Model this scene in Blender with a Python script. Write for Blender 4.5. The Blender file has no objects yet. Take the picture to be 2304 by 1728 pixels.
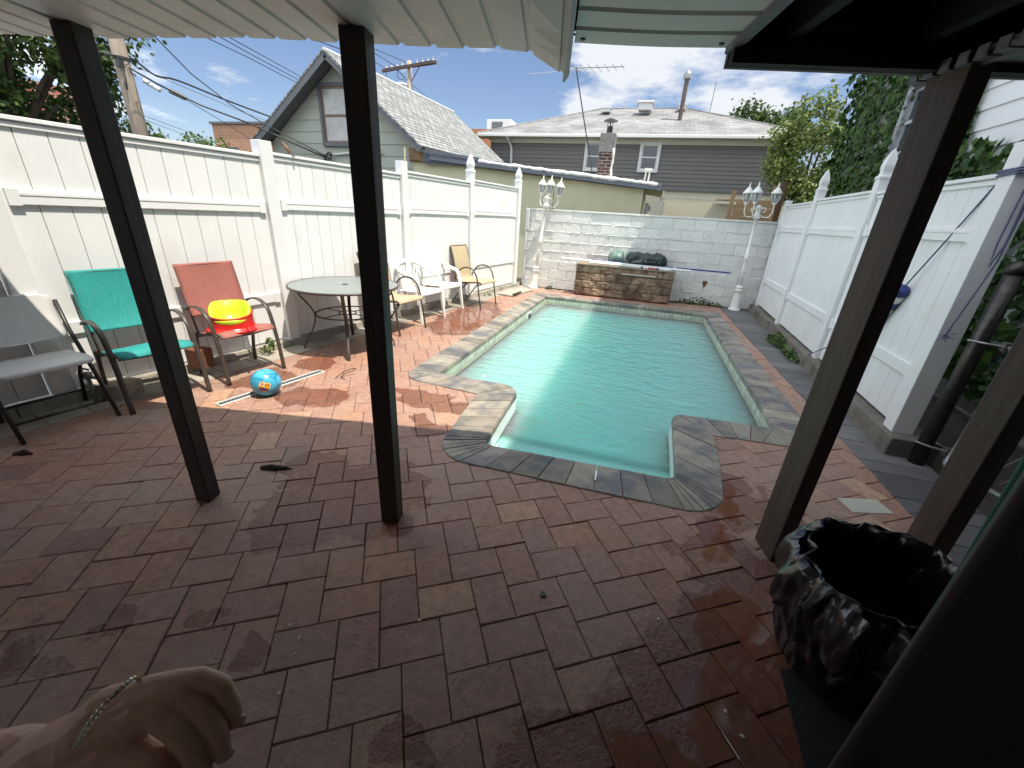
import bpy, bmesh, math, random
import numpy as np
from mathutils import Vector, Matrix
random.seed(7); rng = np.random.default_rng(7)
SC = bpy.context.scene
COL = SC.collection
R_ = math.radians

# ------------------------------------------------------------------ camera
F_PX, PW, PH = 906.0, 2304.0, 1728.0
CAM = Vector((0, 0, 1.5))
ROT = Matrix(((0.9520942, -0.1666736, 0.2563912), (0.3005893, 0.3558881, -0.8848671), (0.0562374, 0.9195453, 0.3889393)))
cd = bpy.data.cameras.new('camera'); cam = bpy.data.objects.new('camera', cd); COL.objects.link(cam)
cam.matrix_world = Matrix.Translation(CAM) @ ROT.to_4x4()
cd.sensor_fit = 'HORIZONTAL'; cd.sensor_width = 36.0; cd.lens = 36.0 * F_PX / PW
cd.clip_start = 0.02; cd.clip_end = 2000
SC.camera = cam

# ------------------------------------------------------------------ sun, sky, exposure
SUN = Vector((0.42, -0.14, 1.0)).normalized()
el = math.asin(SUN.z); az = math.atan2(SUN.x, SUN.y)
sd = bpy.data.lights.new('sun', 'SUN'); sun = bpy.data.objects.new('sun', sd); COL.objects.link(sun)
sd.energy = 2.2; sd.angle = R_(0.53); sd.color = (1.0, 0.925, 0.80)
sun.rotation_euler = (-SUN).to_track_quat('-Z', 'Y').to_euler(); sun.location = (6, -2, 14)
world = bpy.data.worlds.new('World'); SC.world = world; world.use_nodes = True
SC.view_settings.view_transform = 'Standard'; SC.view_settings.look = 'None'
SC.view_settings.exposure = 1.62; SC.view_settings.gamma = 1.0
SC.view_settings.use_curve_mapping = False

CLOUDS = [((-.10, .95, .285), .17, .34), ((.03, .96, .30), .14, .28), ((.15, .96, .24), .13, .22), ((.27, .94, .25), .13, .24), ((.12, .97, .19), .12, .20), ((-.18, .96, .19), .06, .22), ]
def build_world():
    nt = world.node_tree; nt.nodes.clear(); N = nt.nodes.new; L = nt.links.new
    out = N('ShaderNodeOutputWorld'); bg = N('ShaderNodeBackground'); bg.inputs[1].default_value = 0.065
    sky = N('ShaderNodeTexSky'); sky.sky_type = 'NISHITA'; sky.sun_disc = False
    sky.sun_elevation = el; sky.sun_rotation = az; sky.air_density = 1.0; sky.dust_density = 0.6; sky.ozone_density = 2.0
    tc = N('ShaderNodeTexCoord')
    # plane projection of the direction: clouds lie in a flat layer far above
    sep = N('ShaderNodeSeparateXYZ'); L(tc.outputs['Generated'], sep.inputs[0])
    ad = N('ShaderNodeMath'); ad.operation = 'ADD'; ad.inputs[1].default_value = 0.16; L(sep.outputs[2], ad.inputs[0])
    mx = N('ShaderNodeMath'); mx.operation = 'MAXIMUM'; mx.inputs[1].default_value = 0.05; L(ad.outputs[0], mx.inputs[0])
    dv = N('ShaderNodeVectorMath'); dv.operation = 'DIVIDE'; L(tc.outputs['Generated'], dv.inputs[0])
    cb = N('ShaderNodeCombineXYZ')
    for i in range(3): L(mx.outputs[0], cb.inputs[i])
    L(cb.outputs[0], dv.inputs[1])
    n1 = N('ShaderNodeTexNoise'); n1.inputs['Scale'].default_value = 2.6; n1.inputs['Detail'].default_value = 9; n1.inputs['Roughness'].default_value = 0.58
    off = N('ShaderNodeVectorMath'); off.operation = 'ADD'; off.inputs[1].default_value = (3.1, 1.7, 0.4); L(dv.outputs[0], off.inputs[0])
    L(off.outputs[0], n1.inputs['Vector'])
    # cloudier to the right of the yard, clear to the left
    nrm = N('ShaderNodeVectorMath'); nrm.operation = 'NORMALIZE'; L(tc.outputs['Generated'], nrm.inputs[0]); cur = n1.outputs[0]
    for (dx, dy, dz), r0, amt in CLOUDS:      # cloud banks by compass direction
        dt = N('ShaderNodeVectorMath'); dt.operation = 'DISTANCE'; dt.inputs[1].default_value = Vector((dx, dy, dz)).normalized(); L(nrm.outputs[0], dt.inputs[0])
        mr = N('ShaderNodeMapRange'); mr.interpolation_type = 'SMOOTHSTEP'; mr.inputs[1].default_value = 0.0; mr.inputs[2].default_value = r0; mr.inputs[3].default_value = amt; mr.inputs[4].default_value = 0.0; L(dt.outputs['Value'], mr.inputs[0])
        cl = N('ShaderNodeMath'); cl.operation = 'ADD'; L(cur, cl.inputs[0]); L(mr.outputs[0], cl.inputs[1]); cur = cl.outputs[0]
    # bright cloud added overhead and behind the viewer to fill shade, blue sky ahead
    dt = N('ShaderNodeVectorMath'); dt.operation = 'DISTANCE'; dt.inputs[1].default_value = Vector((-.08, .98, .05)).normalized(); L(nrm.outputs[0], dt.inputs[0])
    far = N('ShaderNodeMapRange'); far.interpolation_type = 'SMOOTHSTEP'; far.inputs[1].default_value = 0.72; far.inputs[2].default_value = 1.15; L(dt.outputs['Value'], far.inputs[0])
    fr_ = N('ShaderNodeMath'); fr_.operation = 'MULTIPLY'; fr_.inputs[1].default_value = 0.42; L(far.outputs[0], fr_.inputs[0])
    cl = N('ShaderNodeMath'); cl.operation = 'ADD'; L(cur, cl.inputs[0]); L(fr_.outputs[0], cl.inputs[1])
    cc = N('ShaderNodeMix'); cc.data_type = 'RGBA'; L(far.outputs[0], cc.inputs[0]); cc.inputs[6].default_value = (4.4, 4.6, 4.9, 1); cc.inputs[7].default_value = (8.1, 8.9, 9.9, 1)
    # unseen cumulus head added higher up ahead for its glint on the pool
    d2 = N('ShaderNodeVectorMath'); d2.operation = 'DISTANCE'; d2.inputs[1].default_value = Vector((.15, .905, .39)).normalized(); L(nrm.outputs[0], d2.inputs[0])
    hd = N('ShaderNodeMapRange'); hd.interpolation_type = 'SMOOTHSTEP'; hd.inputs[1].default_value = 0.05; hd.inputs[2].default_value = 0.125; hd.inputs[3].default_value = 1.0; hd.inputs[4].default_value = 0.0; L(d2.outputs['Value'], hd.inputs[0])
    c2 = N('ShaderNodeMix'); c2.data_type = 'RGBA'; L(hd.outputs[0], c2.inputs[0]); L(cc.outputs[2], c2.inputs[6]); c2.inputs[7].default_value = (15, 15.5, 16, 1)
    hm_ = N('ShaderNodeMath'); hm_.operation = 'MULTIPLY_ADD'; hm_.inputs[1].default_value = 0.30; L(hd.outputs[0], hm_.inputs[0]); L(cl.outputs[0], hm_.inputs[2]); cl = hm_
    rp = N('ShaderNodeValToRGB'); rp.color_ramp.elements[0].position = 0.65; rp.color_ramp.elements[1].position = 0.80
    L(cl.outputs[0], rp.inputs[0])
    mix = N('ShaderNodeMix'); mix.data_type = 'RGBA'; L(rp.outputs[0], mix.inputs[0])
    tint = N('ShaderNodeMix'); tint.data_type = 'RGBA'; tint.blend_type = 'MULTIPLY'; tint.inputs[0].default_value = 1.0
    tint.inputs[7].default_value = (0.70, 0.68, 0.72, 1)
    L(sky.outputs[0], tint.inputs[6])
    L(tint.outputs[2], mix.inputs[6]); L(c2.outputs[2], mix.inputs[7])
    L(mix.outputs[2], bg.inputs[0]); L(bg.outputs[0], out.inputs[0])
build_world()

# ------------------------------------------------------------------ helpers
def at(px, py, Y):
    """the point of the plane y = Y that the photograph shows at pixel px, py"""
    r = ROT @ Vector((px - PW / 2, -(py - PH / 2), -F_PX)); t = (Y - CAM.y) / r.y
    return CAM + r * t
HA = R_(12.3); HE1 = Vector((math.cos(HA), math.sin(HA), 0)); HE2 = Vector((-math.sin(HA), math.cos(HA), 0)); HO = Vector((0, 1.77, 0))
def hs(s, t, z=0.0): return HO + HE1 * s + HE2 * t + Vector((0, 0, z))   # the porch's own axes

class MB:
    def __init__(s): s.v = []; s.f = []; s.var = []; s.m = []
    def add(s, vs, fs, var=None, m=0):
        b = len(s.v); s.v += [tuple(p) for p in vs]
        for f in fs: s.f.append([b + i for i in f]); s.var.append(random.random() if var is None else var); s.m.append(m)
        return s
    def box(s, c, d, rz=0.0, var=None, m=0, M=None):
        x, y, z = d[0] / 2, d[1] / 2, d[2] / 2; var = random.random() if var is None else var
        vs = [Vector((a * x, b * y, g * z)) for a in (-1, 1) for b in (-1, 1) for g in (-1, 1)]
        mt = M if M is not None else (Matrix.Translation(Vector(c)) @ Matrix.Rotation(rz, 4, 'Z'))
        vs = [mt @ v for v in vs]
        return s.add(vs, [(0, 1, 3, 2), (4, 6, 7, 5), (0, 4, 5, 1), (2, 3, 7, 6), (0, 2, 6, 4), (1, 5, 7, 3)], var, m)
    def beam(s, a, b, w, h, up=(0, 0, 1), var=None, m=0):
        a = Vector(a); b = Vector(b); d = b - a; L = d.length; d.normalize()
        u = Vector(up); sx = d.cross(u); sx = sx.normalized() if sx.length > 1e-5 else Vector((1, 0, 0)); u = sx.cross(d)
        M = Matrix(((d.x, sx.x, u.x, 0), (d.y, sx.y, u.y, 0), (d.z, sx.z, u.z, 0), (0, 0, 0, 1)))
        M = Matrix.Translation((a + b) / 2) @ M
        return s.box(None, (L, w, h), M=M, var=var, m=m)
    def tube(s, pts, r, n=10, caps=True, flat=None, var=None, m=0):
        """r: one radius or a list; flat: (w, h, side vector) for a flat bar"""
        P = [Vector(p) for p in pts]; rings = []; var = random.random() if var is None else var
        prev = None
        for i, p in enumerate(P):
            t = (P[min(i + 1, len(P) - 1)] - P[max(i - 1, 0)]).normalized()
            if flat: a = Vector(flat[2]).normalized(); b = t.cross(a).normalized(); 
            else:
                if prev is None: a = t.orthogonal().normalized()
                else: a = (prev - t * prev.dot(t)).normalized()
                prev = a; b = t.cross(a)
            rr = r[i] if isinstance(r, (list, tuple)) else r
            ring = []
            for k in range(n):
                th = 2 * math.pi * k / n
                if flat:
                    cx, sy = math.cos(th), math.sin(th); e = 0.45
                    ring.append(p + a * (flat[0] / 2 * math.copysign(abs(cx) ** e, cx)) + b * (flat[1] / 2 * math.copysign(abs(sy) ** e, sy)))
                else: ring.append(p + (a * math.cos(th) + b * math.sin(th)) * rr)
            rings.append(ring)
        vs = [v for ring in rings for v in ring]; fs = []
        for i in range(len(P) - 1):
            for k in range(n):
                k2 = (k + 1) % n; fs.append((i * n + k, i * n + k2, (i + 1) * n + k2, (i + 1) * n + k))
        if caps: fs.append(tuple(range(n - 1, -1, -1))); fs.append(tuple((len(P) - 1) * n + k for k in range(n)))
        return s.add(vs, fs, var, m)
    def lathe(s, prof, c=(0, 0, 0), n=24, M=None, sq=0.0, var=None, m=0, jit=None, cap=True):
        """prof: (radius, z); sq > 0 squares the section"""
        vs = []; var = random.random() if var is None else var
        c = Vector(c)
        for (r, z) in prof:
            for k in range(n):
                th = 2 * math.pi * (k + 0.5) / n; q = 1.0
                if sq: q = 1.0 / max(abs(math.cos(th)), abs(math.sin(th))) ** sq
                p = Vector((r * q * math.cos(th), r * q * math.sin(th), z))
                if jit: p = jit(p, th)
                vs.append((M @ p) if M is not None else c + p)
        fs = []
        for i in range(len(prof) - 1):
            for k in range(n):
                k2 = (k + 1) % n; fs.append((i * n + k, i * n + k2, (i + 1) * n + k2, (i + 1) * n + k))
        if cap and prof[0][0] > 1e-4: fs.append(tuple(range(n - 1, -1, -1)))
        if cap and prof[-1][0] > 1e-4: fs.append(tuple((len(prof) - 1) * n + k for k in range(n)))
        return s.add(vs, fs, var, m)
    def quad(s, a, b, c, d, var=None, m=0): return s.add([a, b, c, d], [(0, 1, 2, 3)], var, m)
    def prism(s, poly, z0, z1, var=None, m=0):
        n = len(poly); vs = [(p[0], p[1], z0) for p in poly] + [(p[0], p[1], z1) for p in poly]
        fs = [tuple(range(n - 1, -1, -1)), tuple(range(n, 2 * n))] + [(i, (i + 1) % n, n + (i + 1) % n, n + i) for i in range(n)]
        return s.add(vs, fs, var, m)
    def build(s, name, mats, parent=None, smooth=False, bevel=0.0, seg=2, ang=35, loc=None, recalc=True):
        me = bpy.data.meshes.new(name)
        off = Vector(loc) if loc is not None else Vector((0, 0, 0))
        me.from_pydata([tuple(Vector(p) - off) for p in s.v], [], s.f); me.update()
        if recalc:
            bm = bmesh.new(); bm.from_mesh(me); bmesh.ops.recalc_face_normals(bm, faces=bm.faces); bm.to_mesh(me); bm.free()
        a = me.attributes.new('var', 'FLOAT', 'FACE'); a.data.foreach_set('value', s.var[:len(me.polygons)])
        uv = me.uv_layers.new(name='UVMap')     # flat coordinates in metres along each face's first edge
        for p in me.polygons:
            vs = [me.vertices[i].co for i in p.vertices]; e = (vs[1] - vs[0])
            if e.length < 1e-7: e = Vector((1, 0, 0))
            e.normalize(); w = p.normal.cross(e)
            for li, q in zip(p.loop_indices, vs): uv.data[li].uv = ((q - vs[0]).dot(e), (q - vs[0]).dot(w))
        for mt in (mats if isinstance(mats, (list, tuple)) else [mats]): me.materials.append(mt)
        me.polygons.foreach_set('material_index', s.m)
        if smooth: me.polygons.foreach_set('use_smooth', [True] * len(me.polygons))
        o = bpy.data.objects.new(name, me); COL.objects.link(o); o.location = off
        if parent is not None: o.parent = parent
        if bevel:
            b = o.modifiers.new('bevel', 'BEVEL'); b.width = bevel; b.segments = seg; b.limit_method = 'ANGLE'; b.angle_limit = R_(ang)
            if not smooth:
                me.polygons.foreach_set('use_smooth', [True] * len(me.polygons)); b.harden_normals = True
        return o

def tag(o, label=None, cat=None, group=None, kind=None):
    if label: o['label'] = label
    if cat: o['category'] = cat
    if group: o['group'] = group
    if kind: o['kind'] = kind
    return o
def thing(name, label, cat, loc=(0, 0, 0), rz=0.0, group=None):
    o = bpy.data.objects.new(name, None); COL.objects.link(o); o.location = loc; o.rotation_euler = (0, 0, rz)
    o.empty_display_size = 0.1
    return tag(o, label, cat, group)
def dup(root, loc, rz, label=None):
    r = root.copy(); COL.objects.link(r); r.location = loc; r.rotation_euler = (0, 0, rz)
    if label: r['label'] = label
    for ch in list(root.children):
        c = ch.copy(); COL.objects.link(c); c.parent = r
        for g in list(ch.children):
            d = g.copy(); COL.objects.link(d); d.parent = c
    return r
def struct(o): o['kind'] = 'structure'; return o

# ------------------------------------------------------------------ materials
def mat(name, col, rough=0.6, var=0.12, ns=6.0, bump=0.0, bs=40.0, metal=0.0, attr=0.0, alt=None, spec=0.5, stretch=None, altscale=3.0, altpos=(0.5, 0.65), coat=0.0, detail=6):
    m = bpy.data.materials.new(name); m.use_nodes = True; nt = m.node_tree; N = nt.nodes.new; L = nt.links.new
    p = nt.nodes['Principled BSDF']; p.inputs['Roughness'].default_value = rough; p.inputs['Metallic'].default_value = metal
    p.inputs['Specular IOR Level'].default_value = spec
    if coat: p.inputs['Coat Weight'].default_value = coat
    tc = N('ShaderNodeTexCoord'); vec = tc.outputs['Object']
    if stretch:
        mp = N('ShaderNodeMapping'); mp.inputs['Scale'].default_value = stretch; L(vec, mp.inputs[0]); vec = mp.outputs[0]
    rgb = N('ShaderNodeRGB'); rgb.outputs[0].default_value = (*col, 1); cur = rgb.outputs[0]
    if alt:
        n0 = N('ShaderNodeTexNoise'); n0.inputs['Scale'].default_value = altscale; n0.inputs['Detail'].default_value = 8; n0.inputs['Roughness'].default_value = 0.62; L(vec, n0.inputs['Vector'])
        rp = N('ShaderNodeValToRGB'); rp.color_ramp.elements[0].position = altpos[0]; rp.color_ramp.elements[1].position = altpos[1]; L(n0.outputs[0], rp.inputs[0])
        mx = N('ShaderNodeMix'); mx.data_type = 'RGBA'; L(rp.outputs[0], mx.inputs[0]); L(cur, mx.inputs[6]); mx.inputs[7].default_value = (*alt, 1); cur = mx.outputs[2]
    fac = None
    if var:
        n1 = N('ShaderNodeTexNoise'); n1.inputs['Scale'].default_value = ns; n1.inputs['Detail'].default_value = detail; n1.inputs['Roughness'].default_value = 0.65; L(vec, n1.inputs['Vector'])
        mr = N('ShaderNodeMapRange'); mr.inputs[1].default_value = 0.25; mr.inputs[2].default_value = 0.75; mr.inputs[3].default_value = 1 - var; mr.inputs[4].default_value = 1 + var; L(n1.outputs[0], mr.inputs[0]); fac = mr.outputs[0]
    if attr:
        at_ = N('ShaderNodeAttribute'); at_.attribute_name = 'var'
        m2 = N('ShaderNodeMapRange'); m2.inputs[3].default_value = 1 - attr; m2.inputs[4].default_value = 1 + attr; L(at_.outputs['Fac'], m2.inputs[0])
        if fac is None: fac = m2.outputs[0]
        else:
            mm = N('ShaderNodeMath'); mm.operation = 'MULTIPLY'; L(fac, mm.inputs[0]); L(m2.outputs[0], mm.inputs[1]); fac = mm.outputs[0]
    if fac is not None:
        sc = N('ShaderNodeVectorMath'); sc.operation = 'SCALE'; L(cur, sc.inputs[0]); L(fac, sc.inputs['Scale']); cur = sc.outputs[0]
    L(cur, p.inputs['Base Color'])
    if bump:
        n2 = N('ShaderNodeTexNoise'); n2.inputs['Scale'].default_value = bs; n2.inputs['Detail'].default_value = 7; n2.inputs['Roughness'].default_value = 0.6; L(vec, n2.inputs['Vector'])
        b = N('ShaderNodeBump'); b.inputs['Strength'].default_value = min(1.0, bump); b.inputs['Distance'].default_value = 0.02 * max(1.0, bump); L(n2.outputs[0], b.inputs['Height']); L(b.outputs[0], p.inputs['Normal'])
    return m

def brick_mat(name, c1, c2, cm, bw, bh, mort=0.01, rough=0.8, bump=0.6, squash=1.0, noise=0.25, ns=3.0, offset=0.5):
    m = bpy.data.materials.new(name); m.use_nodes = True; nt = m.node_tree; N = nt.nodes.new; L = nt.links.new
    p = nt.nodes['Principled BSDF']; p.inputs['Roughness'].default_value = rough
    tc = N('ShaderNodeTexCoord'); br = N('ShaderNodeTexBrick'); L(tc.outputs['UV'], br.inputs['Vector'])
    br.inputs['Color1'].default_value = (*c1, 1); br.inputs['Color2'].default_value = (*c2, 1); br.inputs['Mortar'].default_value = (*cm, 1)
    br.inputs['Scale'].default_value = 1.0; br.inputs['Mortar Size'].default_value = mort; br.inputs['Brick Width'].default_value = bw; br.inputs['Row Height'].default_value = bh
    br.inputs['Mortar Smooth'].default_value = 0.3; br.offset = offset
    n1 = N('ShaderNodeTexNoise'); n1.inputs['Scale'].default_value = ns; n1.inputs['Detail'].default_value = 9; n1.inputs['Roughness'].default_value = 0.7; L(tc.outputs['Object'], n1.inputs['Vector'])
    mr = N('ShaderNodeMapRange'); mr.inputs[1].default_value = 0.3; mr.inputs[2].default_value = 0.7; mr.inputs[3].default_value = 1 - noise; mr.inputs[4].default_value = 1 + noise; L(n1.outputs[0], mr.inputs[0])
    sc = N('ShaderNodeVectorMath'); sc.operation = 'SCALE'; L(br.outputs['Color'], sc.inputs[0]); L(mr.outputs[0], sc.inputs['Scale']); L(sc.outputs[0], p.inputs['Base Color'])
    b = N('ShaderNodeBump'); b.inputs['Strength'].default_value = bump; b.inputs['Distance'].default_value = 0.01; b.invert = True; L(br.outputs['Fac'], b.inputs['Height']); L(b.outputs[0], p.inputs['Normal'])
    return m

def leaf_mat(name, c1, c2, rough=0.5):
    m = bpy.data.materials.new(name); m.use_nodes = True; nt = m.node_tree; N = nt.nodes.new; L = nt.links.new
    p = nt.nodes['Principled BSDF']; p.inputs['Roughness'].default_value = rough; p.inputs['Specular IOR Level'].default_value = 0.35
    a = N('ShaderNodeAttribute'); a.attribute_name = 'var'
    mx = N('ShaderNodeMix'); mx.data_type = 'RGBA'; L(a.outputs['Fac'], mx.inputs[0]); mx.inputs[6].default_value = (*c1, 1); mx.inputs[7].default_value = (*c2, 1)
    L(mx.outputs[2], p.inputs['Base Color'])
    tr = N('ShaderNodeBsdfTranslucent'); L(mx.outputs[2], tr.inputs[0]); ms = N('ShaderNodeMixShader'); ms.inputs[0].default_value = 0.3
    L(p.outputs[0], ms.inputs[1]); L(tr.outputs[0], ms.inputs[2]); L(ms.outputs[0], nt.nodes['Material Output'].inputs[0])
    return m

def patio_mat(name):
    """clay pavers: per-paver tone, wet patches and puddles with shapes of their own"""
    m = bpy.data.materials.new(name); m.use_nodes = True; nt = m.node_tree; N = nt.nodes.new; L = nt.links.new
    p = nt.nodes['Principled BSDF']
    tc = N('ShaderNodeTexCoord'); P = tc.outputs['Object']
    a = N('ShaderNodeAttribute'); a.attribute_name = 'var'
    rp = N('ShaderNodeValToRGB'); e = rp.color_ramp.elements
    e[0].position = 0.0; e[0].color = (0.243, 0.139, 0.112, 1); e[1].position = 1.0; e[1].color = (0.486, 0.305, 0.195, 1)
    for pos, c in ((0.2, (0.311, 0.169, 0.128, 1)), (0.4, (0.379, 0.203, 0.138, 1)), (0.6, (0.345, 0.198, 0.147, 1)), (0.8, (0.418, 0.230, 0.142, 1))):
        q = e.new(pos); q.color = c
    L(a.outputs['Fac'], rp.inputs[0])
    nz = N('ShaderNodeTexNoise'); nz.inputs['Scale'].default_value = 9; nz.inputs['Detail'].default_value = 10; nz.inputs['Roughness'].default_value = 0.7; L(P, nz.inputs['Vector'])
    nz.inputs['Scale'].default_value = 22; mr = N('ShaderNodeMapRange'); mr.inputs[1].default_value = 0.3; mr.inputs[2].default_value = 0.7; mr.inputs[3].default_value = 0.66; mr.inputs[4].default_value = 1.30; L(nz.outputs[0], mr.inputs[0])
    sc = N('ShaderNodeVectorMath'); sc.operation = 'SCALE'; L(rp.outputs[0], sc.inputs[0]); L(mr.outputs[0], sc.inputs['Scale'])
    # grey weathering film
    nf = N('ShaderNodeTexNoise'); nf.inputs['Scale'].default_value = 1.3; nf.inputs['Detail'].default_value = 8; nf.inputs['Roughness'].default_value = 0.6; L(P, nf.inputs['Vector'])
    rf = N('ShaderNodeMapRange'); rf.inputs[1].default_value = 0.42; rf.inputs[2].default_value = 0.7; rf.inputs[3].default_value = 0.0; rf.inputs[4].default_value = 0.6; L(nf.outputs[0], rf.inputs[0])
    fm = N('ShaderNodeMix'); fm.data_type = 'RGBA'; L(rf.outputs[0], fm.inputs[0]); L(sc.outputs[0], fm.inputs[6]); fm.inputs[7].default_value = (0.37, 0.285, 0.23, 1)
    base = fm.outputs[2]
    # wet blobs, near-right ones widened to add shade: (x, y, rx, ry, strength)
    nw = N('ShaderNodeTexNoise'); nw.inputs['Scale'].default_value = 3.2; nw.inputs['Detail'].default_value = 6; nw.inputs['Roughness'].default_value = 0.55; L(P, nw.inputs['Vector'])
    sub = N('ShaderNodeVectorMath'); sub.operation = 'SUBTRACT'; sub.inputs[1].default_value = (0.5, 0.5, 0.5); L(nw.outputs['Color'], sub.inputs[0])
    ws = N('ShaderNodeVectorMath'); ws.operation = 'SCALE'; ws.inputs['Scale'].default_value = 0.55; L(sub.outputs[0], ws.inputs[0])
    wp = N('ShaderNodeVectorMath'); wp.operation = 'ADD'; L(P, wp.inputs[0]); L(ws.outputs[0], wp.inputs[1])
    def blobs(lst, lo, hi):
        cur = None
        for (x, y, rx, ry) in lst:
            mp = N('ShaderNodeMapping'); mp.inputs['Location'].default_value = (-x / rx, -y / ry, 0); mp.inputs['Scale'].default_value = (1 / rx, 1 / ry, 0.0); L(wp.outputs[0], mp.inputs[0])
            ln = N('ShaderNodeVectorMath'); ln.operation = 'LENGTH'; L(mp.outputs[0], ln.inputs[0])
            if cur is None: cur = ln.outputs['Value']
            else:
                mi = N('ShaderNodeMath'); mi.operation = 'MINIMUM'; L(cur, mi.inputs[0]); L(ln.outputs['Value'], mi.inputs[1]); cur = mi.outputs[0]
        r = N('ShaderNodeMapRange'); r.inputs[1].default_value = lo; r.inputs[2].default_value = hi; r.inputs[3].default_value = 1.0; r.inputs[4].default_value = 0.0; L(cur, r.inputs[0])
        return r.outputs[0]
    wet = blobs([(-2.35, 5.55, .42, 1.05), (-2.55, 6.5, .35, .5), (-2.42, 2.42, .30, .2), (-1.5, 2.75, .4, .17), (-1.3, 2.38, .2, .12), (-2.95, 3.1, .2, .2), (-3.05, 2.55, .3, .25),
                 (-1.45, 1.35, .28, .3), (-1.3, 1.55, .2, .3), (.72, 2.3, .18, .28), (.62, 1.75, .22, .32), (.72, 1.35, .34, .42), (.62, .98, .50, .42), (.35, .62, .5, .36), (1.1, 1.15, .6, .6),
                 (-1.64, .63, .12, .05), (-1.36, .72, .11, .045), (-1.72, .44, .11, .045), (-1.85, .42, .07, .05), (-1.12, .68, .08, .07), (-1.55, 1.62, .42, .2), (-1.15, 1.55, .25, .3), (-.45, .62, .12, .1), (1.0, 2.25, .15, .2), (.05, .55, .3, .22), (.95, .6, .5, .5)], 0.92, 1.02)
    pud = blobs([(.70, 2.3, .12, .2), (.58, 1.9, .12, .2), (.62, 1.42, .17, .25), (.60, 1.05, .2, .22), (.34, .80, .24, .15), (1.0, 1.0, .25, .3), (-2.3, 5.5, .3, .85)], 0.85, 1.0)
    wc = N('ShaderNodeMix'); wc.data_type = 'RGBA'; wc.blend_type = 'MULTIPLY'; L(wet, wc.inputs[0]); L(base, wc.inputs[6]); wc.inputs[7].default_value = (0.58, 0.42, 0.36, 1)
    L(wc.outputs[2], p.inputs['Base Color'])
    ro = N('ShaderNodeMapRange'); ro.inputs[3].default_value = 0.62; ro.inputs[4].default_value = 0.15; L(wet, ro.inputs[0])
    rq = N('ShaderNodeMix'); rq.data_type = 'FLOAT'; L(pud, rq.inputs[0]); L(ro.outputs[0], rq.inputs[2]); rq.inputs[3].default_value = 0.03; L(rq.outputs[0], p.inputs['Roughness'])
    nb = N('ShaderNodeTexNoise'); nb.inputs['Scale'].default_value = 55; nb.inputs['Detail'].default_value = 6; nb.inputs['Roughness'].default_value = 0.6; nb.inputs['Distortion'].default_value = 0.6; L(P, nb.inputs['Vector'])
    bm_ = N('ShaderNodeBump'); bm_.inputs['Distance'].default_value = 0.012; L(nb.outputs[0], bm_.inputs['Height'])
    bsn = N('ShaderNodeMapRange'); bsn.inputs[3].default_value = 0.7; bsn.inputs[4].default_value = 0.02; L(pud, bsn.inputs[0]); L(bsn.outputs[0], bm_.inputs['Strength'])
    L(bm_.outputs[0], p.inputs['Normal'])
    return m

def glass_mat(name, tint=(0.8, 0.88, 0.86), opacity=0.35, rough=0.05, body=(0.6, 0.66, 0.64)):
    m = bpy.data.materials.new(name); m.use_nodes = True; nt = m.node_tree; N = nt.nodes.new; L = nt.links.new
    p = nt.nodes['Principled BSDF']; p.inputs['Base Color'].default_value = (*body, 1); p.inputs['Roughness'].default_value = rough
    t = N('ShaderNodeBsdfTransparent'); t.inputs[0].default_value = (*tint, 1)
    ms = N('ShaderNodeMixShader'); ms.inputs[0].default_value = opacity; L(t.outputs[0], ms.inputs[1]); L(p.outputs[0], ms.inputs[2]); L(ms.outputs[0], nt.nodes['Material Output'].inputs[0])
    return m

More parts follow.
